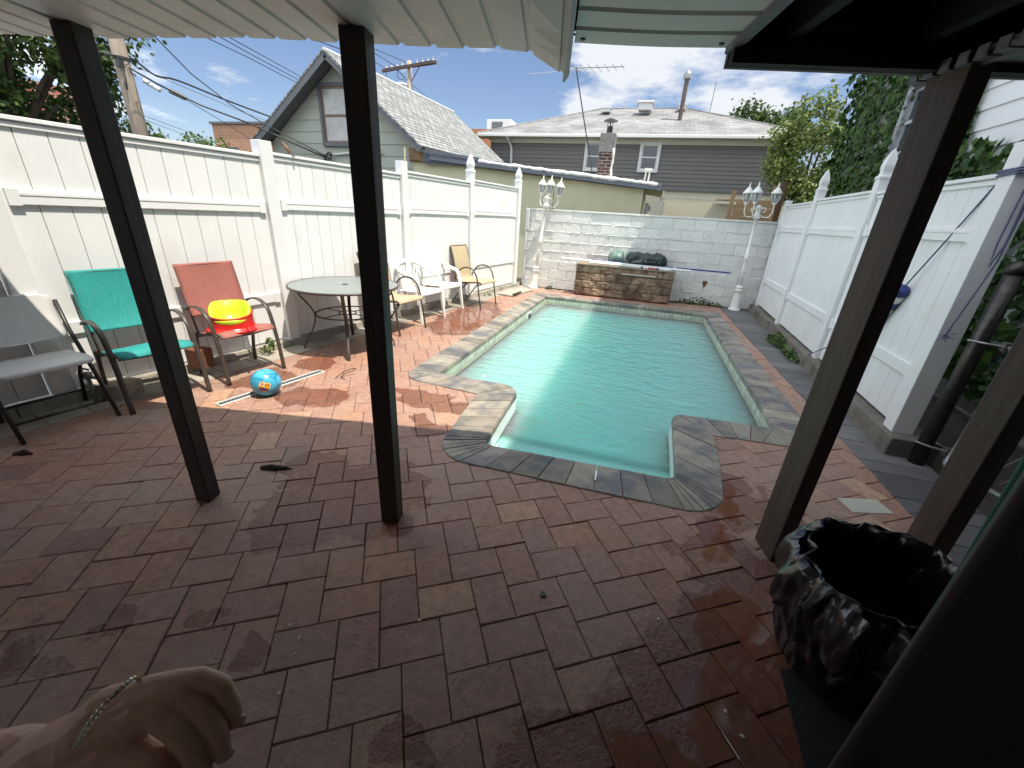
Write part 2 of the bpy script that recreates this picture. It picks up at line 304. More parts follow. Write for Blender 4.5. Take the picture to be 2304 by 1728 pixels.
def water_mat(name):
    """cloudy pool water: light scatters inside the body, a rippled surface reflects the sky"""
    m = bpy.data.materials.new(name); m.use_nodes = True; nt = m.node_tree; N = nt.nodes.new; L = nt.links.new
    p = nt.nodes['Principled BSDF']
    tc = N('ShaderNodeTexCoord'); P = tc.outputs['Object']
    mp = N('ShaderNodeMapping'); mp.inputs['Scale'].default_value = (1.0, 2.0, 1.0); mp.inputs['Rotation'].default_value = (0, 0, R_(8)); L(P, mp.inputs[0])
    n1 = N('ShaderNodeTexNoise'); n1.inputs['Scale'].default_value = 3.2; n1.inputs['Detail'].default_value = 2; n1.inputs['Roughness'].default_value = 0.45; n1.inputs['Distortion'].default_value = 1.2; L(mp.outputs[0], n1.inputs['Vector'])
    n2 = N('ShaderNodeTexNoise'); n2.inputs['Scale'].default_value = 15; n2.inputs['Detail'].default_value = 3; n2.inputs['Distortion'].default_value = 0.5; L(mp.outputs[0], n2.inputs['Vector'])
    ad = N('ShaderNodeMath'); ad.operation = 'MULTIPLY_ADD'; ad.inputs[1].default_value = 0.14; L(n2.outputs[0], ad.inputs[0]); L(n1.outputs[0], ad.inputs[2])
    b = N('ShaderNodeBump'); b.inputs['Strength'].default_value = 0.8; b.inputs['Distance'].default_value = 0.075; L(ad.outputs[0], b.inputs['Height'])
    p.inputs['Base Color'].default_value = (0.27, 0.63, 0.55, 1); p.inputs['Subsurface Weight'].default_value = 1.0
    p.inputs['Subsurface Radius'].default_value = (0.35, 0.8, 0.7); p.inputs['Subsurface Scale'].default_value = 3.6
    p.inputs['Roughness'].default_value = 0.02; p.inputs['IOR'].default_value = 1.33; L(b.outputs[0], p.inputs['Normal'])
    tr = N('ShaderNodeBsdfTransparent'); tr.inputs[0].default_value = (0.66, 0.93, 0.88, 1)
    sp = N('ShaderNodeSeparateXYZ'); L(P, sp.inputs[0]); sh = N('ShaderNodeMapRange'); sh.inputs[1].default_value = 2.68; sh.inputs[2].default_value = 2.77; sh.inputs[3].default_value = 0.20; sh.inputs[4].default_value = 0.82; L(sp.outputs[1], sh.inputs[0])   # clearer over the shallow ledge of the step
    mx = N('ShaderNodeMixShader'); L(sh.outputs[0], mx.inputs[0]); L(tr.outputs[0], mx.inputs[1]); L(p.outputs[0], mx.inputs[2])
    L(mx.outputs[0], nt.nodes['Material Output'].inputs[0])
    return m
# ================================================================== palette
M_white = mat('white_vinyl', (0.76, 0.765, 0.76), 0.38, var=0.05, ns=2.5, alt=(0.66, 0.65, 0.60), altscale=2.6, altpos=(0.58, 0.85))
M_wshade = M_white
M_paint = mat('white_paint_block', (0.76, 0.75, 0.72), 0.6, var=0.07, ns=5, bump=0.6, bs=28, attr=0.05, alt=(0.62, 0.62, 0.60), altscale=3, altpos=(0.55, 0.75))
M_lamp = mat('white_lamp_paint', (0.78, 0.77, 0.73), 0.4, var=0.06, ns=14)
M_dkwood = mat('dark_stained_wood', (0.024, 0.015, 0.011), 0.55, var=0.35, ns=9, bump=0.35, bs=14, stretch=(1, 1, 0.08))
M_brwood = mat('brown_weathered_wood', (0.058, 0.038, 0.029), 0.65, var=0.4, ns=14, bump=0.4, bs=20, stretch=(1, 1, 0.06))
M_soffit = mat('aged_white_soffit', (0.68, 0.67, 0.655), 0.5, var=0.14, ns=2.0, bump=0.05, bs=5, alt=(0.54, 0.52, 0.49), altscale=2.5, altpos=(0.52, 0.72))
M_soffit2 = mat('greenish_white_soffit', (0.68, 0.70, 0.68), 0.5, var=0.08, ns=2.0)
M_trim = mat('grey_perforated_trim', (0.17, 0.18, 0.21), 0.6, var=0.4, ns=30)
M_rough = mat('rough_dark_boards', (0.008, 0.007, 0.006), 0.8, var=0.4, ns=5)
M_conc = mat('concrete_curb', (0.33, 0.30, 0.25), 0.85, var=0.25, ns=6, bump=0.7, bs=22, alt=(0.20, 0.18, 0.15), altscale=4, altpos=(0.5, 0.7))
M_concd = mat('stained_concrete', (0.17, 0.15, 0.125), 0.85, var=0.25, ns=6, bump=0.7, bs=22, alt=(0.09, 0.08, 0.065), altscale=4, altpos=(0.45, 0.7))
M_coping = mat('bluestone_coping', (0.275, 0.24, 0.19), 0.62, var=0.25, ns=7, bump=0.4, bs=30, attr=0.26, alt=(0.14, 0.138, 0.14), altscale=3.6, altpos=(0.44, 0.60), stretch=(1, 1, 1))
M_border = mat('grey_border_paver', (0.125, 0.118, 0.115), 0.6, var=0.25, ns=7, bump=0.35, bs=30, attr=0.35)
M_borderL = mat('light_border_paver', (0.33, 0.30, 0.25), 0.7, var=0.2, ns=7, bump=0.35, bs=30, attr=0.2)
M_joint = mat('joint_sand', (0.085, 0.066, 0.055), 0.9, var=0.3, ns=20)
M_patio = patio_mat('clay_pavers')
M_tile = brick_mat('pool_tiles', (0.60, 0.57, 0.46), (0.42, 0.42, 0.36), (0.30, 0.30, 0.26), 0.075, 0.075, 0.006, 0.25, 0.2, offset=0.0, noise=0.2, ns=9)
M_shell = mat('pool_liner', (0.50, 0.80, 0.80), 0.4, var=0.05, ns=2)
M_rim = mat('white_fibreglass', (0.82, 0.84, 0.84), 0.25, var=0.03)
M_water = water_mat('pool_water')
M_dirt = mat('dirt', (0.055, 0.045, 0.035), 0.95, var=0.4, ns=5, bump=0.8, bs=15)
M_plastic_w = mat('white_plastic', (0.80, 0.80, 0.77), 0.32, var=0.03)
M_bronze = mat('bronze_powder_coat', (0.060, 0.045, 0.036), 0.42, var=0.15, ns=20)
M_black = mat('black_metal', (0.02, 0.02, 0.02), 0.45, var=0.1)
M_steel = mat('galvanised_steel', (0.30, 0.30, 0.30), 0.42, var=0.3, ns=30, metal=0.85)

# ================================================================== ground, patio
PX0, PX1, PY0, PY1 = -1.73, 1.26, 3.37, 8.04       # pool inner edge
def arc(c, r, a0, a1, n=6): return [(c[0] + r * math.cos(R_(a0 + (a1 - a0) * i / n)), c[1] + r * math.sin(R_(a0 + (a1 - a0) * i / n))) for i in range(n + 1)]
# inner waterline outline, anticlockwise from the back-left corner
inner = ([(-1.72, 8.03)] + [(-1.735, 3.36)] + arc((-1.06, 3.19), .18, 90, 5, 5) + [(-.865, 2.75)]
         + arc((-.76, 2.37), .08, 185, 262, 4) + arc((.36, 2.44), .08, 280, 360, 4) + [(.455, 3.0)] + arc((.56, 3.29), .10, 180, 95, 4) + [(1.265, 3.43)] + [(1.255, 8.03)])
SL = [i for i in range(len(inner))]
outer_ctrl = ([(-2.0, 8.31)] + arc((-1.80, 3.30), .21, 180, 268, 5) + [(-1.20, 3.05)] + [(-1.165, 2.6)]
              + arc((-.87, 2.28), .26, 180, 262, 5) + arc((.44, 2.33), .27, 276, 350, 5) + [(.745, 2.75)] + [(.755, 3.09)] + [(1.10, 3.12)] + [(1.545, 3.15)] + [(1.54, 8.31)])
def inside(p, poly):
    x, y = p; c = False; n = len(poly)
    for i in range(n):
        x1, y1 = poly[i]; x2, y2 = poly[(i + 1) % n]
        if (y1 > y) != (y2 > y) and x < (x2 - x1) * (y - y1) / (y2 - y1) + x1: c = not c
    return c
LFX = lambda y: -3.62 + 0.1794 * (y - 3.4)          # left fence line
RFX = lambda y: 2.27 + 0.0369 * (y - 8.84)           # right fence line

g = MB()     # one sheet to the horizon, with the pool's hole
hole = outer_ctrl
g.box((0, 300, -1.45), (1600, 1600, 0.1)); 
gd = bpy.data.meshes.new('ground')
bm = bmesh.new()
big = [(-700, -300), (700, -300), (700, 900), (-700, 900)]
vo = [bm.verts.new((x, y, -0.02)) for x, y in big]; hi = [(x * 0.985, 2.2 + (y - 2.2) * 0.99) for x, y in [(-1.9, 8.2), (-1.9, 3.2), (-1.0, 3.2), (-1.0, 2.2), (.6, 2.2), (.6, 3.2), (1.4, 3.2), (1.4, 8.2)]]
vi = [bm.verts.new((x, y, -0.02)) for x, y in hi]
eo = [bm.edges.new((vo[i], vo[(i + 1) % 4])) for i in range(4)]; ei = [bm.edges.new((vi[i], vi[(i + 1) % 8])) for i in range(8)]
bmesh.ops.triangle_fill(bm, use_beauty=True, edges=eo + ei)
bm.to_mesh(gd); bm.free(); gd.materials.append(M_dirt)
go = bpy.data.objects.new('ground', gd); COL.objects.link(go); struct(go)

A = 0.0757; TH = R_(33.3); U = Vector((math.cos(TH), math.sin(TH), 0)); V = Vector((-math.sin(TH), math.cos(TH), 0)); U0, V0 = 1.41 * 0.075 / A, 10.11 * 0.075 / A
pv = MB(); jt = MB()
def paver(u, v, w, h):
    cs = [(U * ((u + a) * A) + V * ((v + b) * A)) for a, b in ((0, 0), (w, 0), (w, h), (0, h))]
    ctr = (cs[0] + cs[2]) / 2
    x, y = ctr.x, ctr.y
    if y < -1.4 or y > 9.0 or x < LFX(y) + 0.02 or x > 1.88 - 0.02 * (y - 3): return
    if all(inside((c.x, c.y), outer_ctrl) for c in cs): return
    if x < LFX(y) + 0.14 and y > 1.2: return
    gp = 0.0015; bv = 0.0028; dz = random.gauss(0, 0.0013); tl = [random.gauss(0, 0.0011) for _ in range(4)]
    lo, mid = [], []
    for k, c in enumerate(cs):
        d = (ctr - c); du = U * math.copysign(1, d.dot(U)); dv = V * math.copysign(1, d.dot(V))
        q = c + (du + dv) * gp; r = c + (du + dv) * (gp + bv)
        lo.append((q.x, q.y, -0.011)); lo_t = (q.x, q.y, -0.0045 + dz + tl[k]); mid.append((lo_t, (r.x, r.y, dz + tl[k])))
    var = min(1, max(0, random.gauss(0.46, 0.19)))
    vs = lo + [m_[0] for m_ in mid] + [m_[1] for m_ in mid]
    fs = [(8, 9, 10, 11)] + [(i, (i + 1) % 4, 4 + (i + 1) % 4, 4 + i) for i in range(4)] + [(4 + i, 4 + (i + 1) % 4, 8 + (i + 1) % 4, 8 + i) for i in range(4)]
    pv.add(vs, fs, var)
for i in range(-60, 90):
    for j in range(-60, 60):
        u = U0 + 2 * i + 3 * j; v = V0 + 2 * i - 3 * j
        paver(u, v, 3, 2); paver(u + 3, v - 1, 2, 3)
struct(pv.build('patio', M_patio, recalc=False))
jt = MB()
for poly in ([(-4.5, -1.5), (2.0, -1.5), (2.0, 2.15), (-4.1, 2.15)], [(-4.1, 2.15), (-1.1, 2.15), (-1.1, 3.15), (-3.9, 3.15)], [(-3.9, 3.15), (-1.9, 3.15), (-1.9, 9), (-2.8, 9)],
             [(.65, 2.15), (2.1, 2.15), (2.2, 3.15), (.65, 3.15)], [(1.45, 3.15), (2.2, 3.15), (2.4, 9), (1.45, 9)], [(-1.9, 8.2), (1.45, 8.2), (1.45, 9), (-1.9, 9)]):
    jt.add([(x, y, -0.009) for x, y in poly], [(0, 1, 2, 3)])
struct(jt.build('paving_joints', M_joint))
# border pavers along the fences
bp = MB(); y = 1.55
while y < 8.9:
    L_ = random.choice((.16, .23, .3)); x0 = 1.745 - 0.02 * (y - 3)
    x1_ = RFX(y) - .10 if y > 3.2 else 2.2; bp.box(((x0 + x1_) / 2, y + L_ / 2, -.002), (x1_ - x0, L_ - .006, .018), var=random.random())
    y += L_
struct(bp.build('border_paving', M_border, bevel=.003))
bl = MB(); y = 1.1
while y < 8.9:
    L_ = random.choice((.23, .3, .38))
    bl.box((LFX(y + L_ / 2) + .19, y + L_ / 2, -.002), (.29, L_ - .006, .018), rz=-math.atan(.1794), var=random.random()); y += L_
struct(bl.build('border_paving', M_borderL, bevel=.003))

# ================================================================== swimming pool
pool = thing('swimming_pool', 'turquoise swimming pool with a recessed step bay and grey stone coping', 'swimming pool', (0, 0, 0))
def resample(poly, per):
    out = []
    for i in range(len(poly)):
        a = Vector(poly[i]); b = Vector(poly[(i + 1) % len(poly)]); n = max(1, round((b - a).length / per))
        for k in range(n): out.append(a + (b - a) * k / n)
    return out
cp = MB()
NI = len(inner)
# coping stones: match stretches of the inner outline to stretches of the outer one
seg_in = [inner[0:2], inner[1:8], inner[7:9], None]
def strip(pi, po, nst, alt=None):
    """stones between two polylines; edge rounded towards the water"""
    def samp(pl, n):
        pl = [Vector(p) for p in pl]; ls = [0]
        for i in range(len(pl) - 1): ls.append(ls[-1] + (pl[i + 1] - pl[i]).length)
        o = []
        for k in range(n + 1):
            t = ls[-1] * k / n; i = 0
            while i < len(ls) - 2 and ls[i + 1] < t: i += 1
            f = (t - ls[i]) / max(1e-9, ls[i + 1] - ls[i]); o.append(pl[i] + (pl[i + 1] - pl[i]) * f)
        return o
    a = samp(pi, nst); b = samp(po, nst); gap = 0.0032
    for k in range(nst):
        i0, i1, o0, o1 = a[k], a[k + 1], b[k], b[k + 1]
        def cut(p, q): 
            d = (q - p); l = d.length; return (p + d * min(.3, gap / max(l, 1e-6)), q - d * min(.3, gap / max(l, 1e-6)))
        i0, i1 = cut(i0, i1); o0, o1 = cut(o0, o1); dz = random.gauss(0, .001)
        rows = []
        for f, z in ((1.0, -.03), (1.0, .006), (.985, .011), (.065, .011), (.028, .008), (0.008, -.002), (0.0, -.014), (0.0, -.045), (.25, -.045)):
            p = i0 + (o0 - i0) * f; q = i1 + (o1 - i1) * f; rows.append(((p.x, p.y, z + dz), (q.x, q.y, z + dz)))
        vs = [v for r in rows for v in r]; fs = [(2 * r, 2 * r + 1, 2 * r + 3, 2 * r + 2) for r in range(len(rows) - 1)]
        fs.append(tuple(range(0, len(vs), 2))); fs.append(tuple(range(len(vs) - 1, 0, -2)))
        cp.add(vs, fs, random.random())
I = inner; O = outer_ctrl
strip([I[0], I[1]], [O[0], O[1]], 26)
strip([I[1], (I[1][0] + .03, I[1][1])], O[1:7], 5)
strip([(I[1][0] + .03, I[1][1]), I[2]], [O[6], O[7]], 4)
strip(I[2:8], [O[7], (O[7][0] + .002, O[7][1] - .01)], 4)
strip([I[7], I[8], I[9]], [O[7], O[8], O[9]], 5)
strip(I[9:14], O[9:15], 6)
strip([I[13], I[14]], [O[14], O[15]], 8)
strip(I[14:19], O[15:21], 6)
strip([I[18], I[19], I[20]], [O[20], O[21], O[22]], 4)
strip(I[20:25], [O[22], (O[22][0] + .004, O[22][1] + .001)], 3)
strip([I[24], I[25]], [O[22], O[23]], 4)
strip([I[25], (I[25][0] - .0, I[25][1] + .02)], [O[23], O[24], (O[24][0], O[24][1] + .3)], 4)
strip([(I[25][0], I[25][1] + .02), I[26]], [(O[24][0], O[24][1] + .3), O[25]], 24)
strip([I[26], I[0]], [O[25], O[0]], 15)
cp.build('coping', M_coping, pool)
# walls: tile band, shell, floor
tb = MB(); shl = MB(); WZ = -0.15
step_i = list(range(8, 22))
for i in range(NI):
    a = inner[i]; b = inner[(i + 1) % NI]; st = (2 <= i < 24)
    if st: continue
    tb.quad((*a, -.045), (*a, -.27), (*b, -.27), (*b, -.045)) if False else tb.add([(*a, -.27), (*b, -.27), (*b, -.04), (*a, -.04)], [(0, 1, 2, 3)])
    shl.add([(*a, -1.15), (*b, -1.15), (*b, -.27), (*a, -.27)], [(0, 1, 2, 3)])
tb.build('tile_band', M_tile, pool, recalc=False)
shl.add([(-1.8, 3.3, -1.15), (1.35, 3.3, -1.15), (1.35, 8.1, -1.15), (-1.8, 8.1, -1.15)], [(0, 1, 2, 3)])
shl.build('pool_shell', M_shell, pool)
stp = MB()
for i in range(2, 24):
    a = inner[i]; b = inner[(i + 1) % NI]; stp.add([(*a, -.75), (*b, -.75), (*b, -.035), (*a, -.035)], [(0, 1, 2, 3)])
stp.add([(-1.1, 2.2, -.62), (.6, 2.2, -.62), (.6, 3.42, -.62), (-1.1, 3.42, -.62)], [(0, 1, 2, 3)])
stp.box((-.2, 2.53, -.42), (1.5, .58, .46))      # the bench under water
stp.build('step_bay', M_rim, pool, bevel=.02)
sk = MB(); sk.box((-1.715, 6.7, -.12), (.02, .20, .13)); sk.box((-1.70, 6.7, -.12), (.02, .13, .08), m=1)
sk.build('skimmer', [M_plastic_w, M_black], pool, bevel=.004)
lt = MB(); lt.lathe([(.0, 0), (.055, 0), (.06, .012), (.03, .02), (0, .02)], M=Matrix.Translation((-.835, 2.55, -.2)) @ Matrix.Rotation(R_(90), 4, 'Y')); lt.build('return_jet', M_rim, pool)
wt = MB(); wi = [(x - .006 * (1 if x > -.2 else -1), y - .006 * (1 if y > 4 else -1)) for x, y in inner]
wt.add([(x, y, WZ) for x, y in wi] + [(x, y, -1.12) for x, y in wi], [tuple(range(NI)), tuple(range(2 * NI - 1, NI - 1, -1))] + [(i, NI + i, NI + (i + 1) % NI, (i + 1) % NI) for i in range(NI)])
wo = wt.build('water', M_water); struct(wo)
fl = MB(); fl.box((-1.42, 3.82, WZ + .006), (.035, .022, .012), rz=.4)
tag(fl.build('floating_scrap', M_plastic_w, bevel=.004, loc=(-1.42, 3.82, WZ)), 'small white scrap floating near the left edge of the pool', 'litter')

# ================================================================== curbs
cu = MB(); y = 1.0
while y < 8.95:
    L_ = random.uniform(.35, .7); y1 = min(8.95, y + L_)
    h = .085 + random.uniform(-.01, .01)
    cu.add([(LFX(y) - .09, y + .004, -.01), (LFX(y) + .075, y + .004, -.01), (LFX(y1) + .075, y1 - .004, -.01), (LFX(y1) - .09, y1 - .004, -.01),
            (LFX(y) - .09, y + .004, h), (LFX(y) + .065, y + .004, h), (LFX(y1) + .065, y1 - .004, h), (LFX(y1) - .09, y1 - .004, h)],
           [(0, 1, 5, 4), (1, 2, 6, 5), (2, 3, 7, 6), (3, 0, 4, 7), (4, 5, 6, 7)]); y = y1
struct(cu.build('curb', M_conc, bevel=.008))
cu = MB(); y = 3.3
while y < 8.95:
    L_ = random.uniform(.6, 1.1); y1 = min(8.95, y + L_); h = .145 + random.uniform(-.008, .008); j = random.uniform(-.012, .012)
    cu.add([(RFX(y) - .115 + j, y + .004, -.01), (RFX(y) + .2, y + .004, -.01), (RFX(y1) + .2, y1 - .004, -.01), (RFX(y1) - .115 + j, y1 - .004, -.01),
            (RFX(y) - .105 + j, y + .004, h), (RFX(y) + .2, y + .004, h), (RFX(y1) + .2, y1 - .004, h), (RFX(y1) - .105 + j, y1 - .004, h)],
           [(0, 1, 5, 4), (1, 2, 6, 5), (2, 3, 7, 6), (3, 0, 4, 7), (4, 5, 6, 7)]); y = y1
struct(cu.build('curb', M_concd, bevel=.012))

# ================================================================== vinyl fences
def gothic(c, w, z):
    """gothic post cap on a square post of width w, base at z"""
    m = MB(); h = w / 2
    m.lathe([(h * 1.28, 0), (h * 1.28, .02), (h * .95, .035), (h * .88, .06), (h * 1.02, .09), (h * 1.05, .12), (h * .86, .165), (h * .5, .22), (h * .12, .262), (0.0, .268)], n=4, M=Matrix.Translation((*c, z)) @ Matrix.Rotation(c_rot, 4, 'Z') @ Matrix.Scale(1.30, 4, (1, 0, 0)) @ Matrix.Scale(1.30, 4, (0, 1, 0)))
    return m
def fence(name, label, p0, d, posts, panels, nrm):
    """posts: (s, width, z0, z1, capped); panels: (s0, s1, z0, z1, board, mid rail z, low rail z); nrm points to the yard"""
    global c_rot
    t = thing(name, label, 'fence', (0, 0, 0)); d = Vector(d).normalized(); rz = math.atan2(d.y, d.x); n = Vector(nrm).normalized(); c_rot = rz
    P = lambda s, o, z: Vector(p0) + d * s + n * o + Vector((0, 0, z))
    for (s, w, z0, z1, cap) in posts:
        m = MB(); m.box(P(s, 0, (z0 + z1) / 2), (w, w, z1 - z0), rz=rz)
        po = m.build('post', M_white, t, bevel=.006)
        if cap:
            c = P(s, 0, 0); k = gothic((c.x, c.y), w * .93, z1).build('post_cap', M_white, po)
    for (s0, s1, z0, z1, bw, zm, zl) in panels:
        m = MB(); nb = max(1, round((s1 - s0) / bw)); b = (s1 - s0) / nb
        m.box(P((s0 + s1) / 2, -.012, (z0 + z1) / 2), (s1 - s0, .008, z1 - z0 - .04), rz=rz)
        for i in range(nb): m.box(P(s0 + b * (i + .5), 0, (z0 + z1) / 2), (b - .003, .02, z1 - z0 - .02), rz=rz)
        pa = m.build('panel', M_white, t, bevel=.0025)
        r = MB(); r.box(P((s0 + s1) / 2, .004, z1 - .008), (s1 - s0 + .01, .066, .026), rz=rz); r.box(P((s0 + s1) / 2, 0, z1 - .045), (s1 - s0, .048, .03), rz=rz); r.build('top_rail', M_white, pa, bevel=.004)
        r = MB(); r.box(P((s0 + s1) / 2, .008, zm), (s1 - s0 - .06, .046, .09), rz=rz); r.box(P((s0 + s1) / 2, .02, zm + .02), (s1 - s0 - .06, .03, .022), rz=rz)
        for s in (s0 + .05, s1 - .05): r.box(P(s, .010, zm), (.06, .054, .106), rz=rz)
        r.build('middle_rail', M_white, pa, bevel=.004)
        r = MB(); r.box(P((s0 + s1) / 2, .008, zl), (s1 - s0 - .06, .046, .09), rz=rz)
        for s in (s0 + .05, s1 - .05): r.box(P(s, .010, zl), (.06, .054, .106), rz=rz)
        r.build('low_rail', M_white, pa, bevel=.004)
    return t
fl_d = (.1765, .984, 0); fl_p = (-3.62, 3.4, 0)
fence('vinyl_fence', 'sunlit white vinyl fence behind the chairs and glass table', fl_p, fl_d,
      [(-1.80, .127, .0, 2.0, False), (-3.9, .127, 0, 2.0, False), (0.06, .127, .06, 2.0, False), (1.98, .115, .06, 2.06, False), (3.66, .115, .06, 2.1, True), (5.44, .115, .06, 2.1, True)],
      [(-3.83, -1.87, .09, 1.87, .155, 1.42, .55), (-1.73, 0.0, .09, 1.88, .153, 1.42, .55), (.13, 1.92, .09, 1.91, .15, 1.45, .57), (2.04, 3.60, .09, 1.95, .095, 1.47, .57), (3.72, 5.38, .09, 1.99, .095, 1.49, .58)], (1, -.179, 0))
fence('vinyl_fence', 'shaded white vinyl fence on the right with ivy behind it', (2.27, 8.84, 0), (-.0369, -.9993, 0),
      [(0.03, .10, .14, 1.98, False), (1.66, .105, .14, 2.03, True), (3.5, .105, .14, 2.02, True), (5.36, .135, .14, 2.06, False)],
      [(.08, 1.60, .16, 1.90, .30, 1.52, .62), (1.72, 3.44, .16, 1.92, .43, 1.52, .60), (3.56, 5.29, .16, 1.90, .155, 1.54, .58)], (-1, .037, 0))

# ================================================================== painted block wall
bw = MB(); random.seed(11)
XW0, XW1, YW = -2.54, 2.32, 9.10
bw.box(((XW0 + XW1) / 2, YW + .105, .79), (XW1 - XW0, .19, 1.58))
for r in range(8):
    x = XW0 - (.2 if r % 2 else 0.0); z0 = .2 * r
    while x < XW1:
        a = max(XW0, x); b = min(XW1, x + .4); x += .4
        if b - a < .05: continue
        rough = r < 3; o = random.gauss(0, .0035) + (-.012 if rough else 0)
        bw.box(((a + b) / 2, YW + .06 + o, z0 + .1), (b - a - .005, .12, .195), var=random.random())
bw.box(((XW0 + XW1) / 2, YW + .10, 1.615), (XW1 - XW0 + .02, .235, .035))
wall = bw.build('block_wall', M_paint, bevel=.006, seg=2)
tag(wall, 'painted white concrete block wall at the far end of the pool', 'wall')
mt = MB()     # uneven beads of mortar and drips under the paint
for r in range(1, 8):
    pts = []; x = XW0 + .02; 
    while x < XW1 - .02: pts.append((x, YW - .001 + random.gauss(0, .0015), .2 * r - .004 + random.gauss(0, .004))); x += .05
    mt.tube(pts, [abs(random.gauss(.0055, .003)) + .002 for _ in pts], 6)
mt.build('mortar_beads', M_paint, wall, smooth=True)
rs = MB(); rs.lathe([(0, 0), (.03, 0), (.042, .004), (.03, .008), (0, .009)], n=9, M=Matrix.Translation((1.28, YW - .016, .42)) @ Matrix.Rotation(R_(90), 4, 'X') @ Matrix.Scale(1.6, 4, (0, 1, 0)), jit=lambda p, th: p * (1 + .3 * math.sin(3 * th)))
rs.build('chipped_patch', mat('rust_brick', (.19, .06, .035), .9, var=.4, ns=60), wall)

# ================================================================== stone fountain in front of it
def rock_block(m, c, d, amp, var, seedv, mi=0):
    bmv = bmesh.new(); bmesh.ops.create_cube(bmv, size=1.0); bmesh.ops.subdivide_edges(bmv, edges=bmv.edges[:], cuts=5, use_grid_fill=True)
    vs = []
    from mathutils import noise as nz
    for v in bmv.verts:
        p = Vector((v.co.x * d[0], v.co.y * d[1], v.co.z * d[2])); q = p + Vector(seedv)
        ed = min(1.0, (min(.5 - abs(v.co.x), 1) * d[0] + .02) / .04) 
        k = nz.noise(q * 14) * .6 + nz.noise(q * 33) * .5
        if v.co.y < -.49: p.y += -amp * (.4 + k) * (1 if abs(v.co.x) < .49 and abs(v.co.z) < .49 else -.2)
        vs.append(Vector(c) + p)
    bmv.verts.index_update()
    m.add(vs, [[v.index for v in f.verts] for f in bmv.faces], var, mi); bmv.free()
M_stone = mat('split_face_block', (0.30, 0.215, 0.145), 0.9, var=0.45, ns=14, bump=0.9, bs=45, attr=0.28, alt=(0.15, 0.085, 0.06), altscale=5, altpos=(.45, .62), detail=9)
ft = thing('stone_fountain', 'low brown split-face stone block fountain against the white wall', 'fountain', (-.3, 8.85, 0)); sb = MB(); random.seed(5)
for r in range(4):
    x = -1.27 - (.12 if r % 2 else 0)
    while x < .65:
        w = random.choice((.26, .3, .36)); a = max(-1.27, x); b = min(.65, x + w); x += w
        if b - a < .06: continue
        rock_block(sb, ((a + b) / 2 + .3, -.07, .02 + .15 * r + .073), (b - a - .006, .32, .142), .022, random.random(), (a * 7, r * 3.1, 1.3))
bk = sb.build('blocks', M_stone, ft)
cpst = MB(); cpst.box((0, -.07, .632), (1.93, .37, .028)); cpst.build('cap_slab', mat('cap_stone', (.30, .24, .18), .85, var=.25, ns=12, bump=.5, bs=30), ft, bevel=.006)
lip = MB(); lip.box((.29, -.265, .515), (.66, .035, .016)); lip.build('spill_lip', mat('lip_plastic', (.62, .62, .58), .4), ft, bevel=.003)

# ================================================================== porch
porch = thing('porch_roof', 'covered porch roof with ribbed soffit overhead', 'porch roof', tuple(hs(0, 0, 2.0)))
PL = hs(0, 0, 2.0)
def hsl(s, t, z): return hs(s, t, z) - PL
def vgroove(m, lines, z, edge_dir):
    pass
sf = MB()      # left soffit: planks run away from the house, J edge drooping at its right end
sag = lambda s, t: -.004 * math.sin(s * 5.1) - .006 * math.sin(s * 2.3 + 1) + (-.05 * max(0, 1 - (abs(s + .373) / .16)) if t > -.35 else 0) * max(0, (t + .35) / .35)
s = -.373 - 40 * .114
while s < -.38:
    w = .114; cols = [(0, 0), (.090, 0), (.095, .007), (.108, .007), (.114, 0)]
    ts = [-2.5, -1.6, -1.0, -.6, -.35, -.2, -.1, -.04, 0.0]
    jag = random.uniform(-.006, .006)
    for a, b in zip(cols, cols[1:]):
        for t0, t1 in zip(ts, ts[1:]):
            f = lambda c, t: hsl(s + c[0], t + (jag + (.085 * max(0, 1 - abs(s + c[0] + .373) / .12)) if t > -.01 else 0), 2.022 + c[1] + sag(s + c[0], t))
            sf.add([f(a, t0), f(b, t0), f(b, t1), f(a, t1)], [(0, 1, 2, 3)], .5)
    s += w
sf.build('ribbed_soffit', M_soffit, porch)
sj = MB()
for t0, t1 in zip([-2.5, -1.2, -.6, -.35, -.2, -.1, -.03], [-1.2, -.6, -.35, -.2, -.1, -.03, .083]):
    for da, db, za, zb in ((-.008, .0, .0, .0), (.0, .014, .0, .022), (.014, .012, .022, .085)):
        sj.add([hsl(-.373 + da, t0, 2.016 + za + sag(-.373, t0)), hsl(-.373 + db, t0, 2.016 + zb + sag(-.373, t0)), hsl(-.373 + db, t1, 2.016 + zb + sag(-.373, t1)), hsl(-.373 + da, t1, 2.016 + za + sag(-.373, t1))], [(0, 1, 2, 3)], .5)
sj.build('soffit_edge_trim', M_soffit, porch)
s2 = MB(); t = 0.035
while t > -2.4:      # middle soffit: planks run along the porch
    w = .135; bow = .012
    for (a, za), (b, zb) in zip([(0, 0), (.105, 0), (.112, .014), (.128, .014)], [(.105, 0), (.112, .014), (.128, .014), (.135, 0)]):
        for k in range(8):
            s0, s1 = -.352 + .52 * k / 8, -.352 + .52 * (k + 1) / 8; bo = lambda s: bow * math.sin((s + .352) / .52 * math.pi)
            s2.add([hsl(s0, t - a + bo(s0), 2.06 + za), hsl(s1, t - a + bo(s1), 2.06 + za), hsl(s1, t - b + bo(s1), 2.06 + zb), hsl(s0, t - b + bo(s0), 2.06 + zb)], [(0, 1, 2, 3)], .5)
    t -= w
for (ss, tt) in ((-.325, .0), (.135, .0)): s2.lathe([(0, -.003), (.008, -.003), (.010, 0), (0, 0.0)], c=hsl(ss, tt, 2.059), n=10, m=1)
s2.build('middle_soffit', [M_soffit2, M_black], porch)
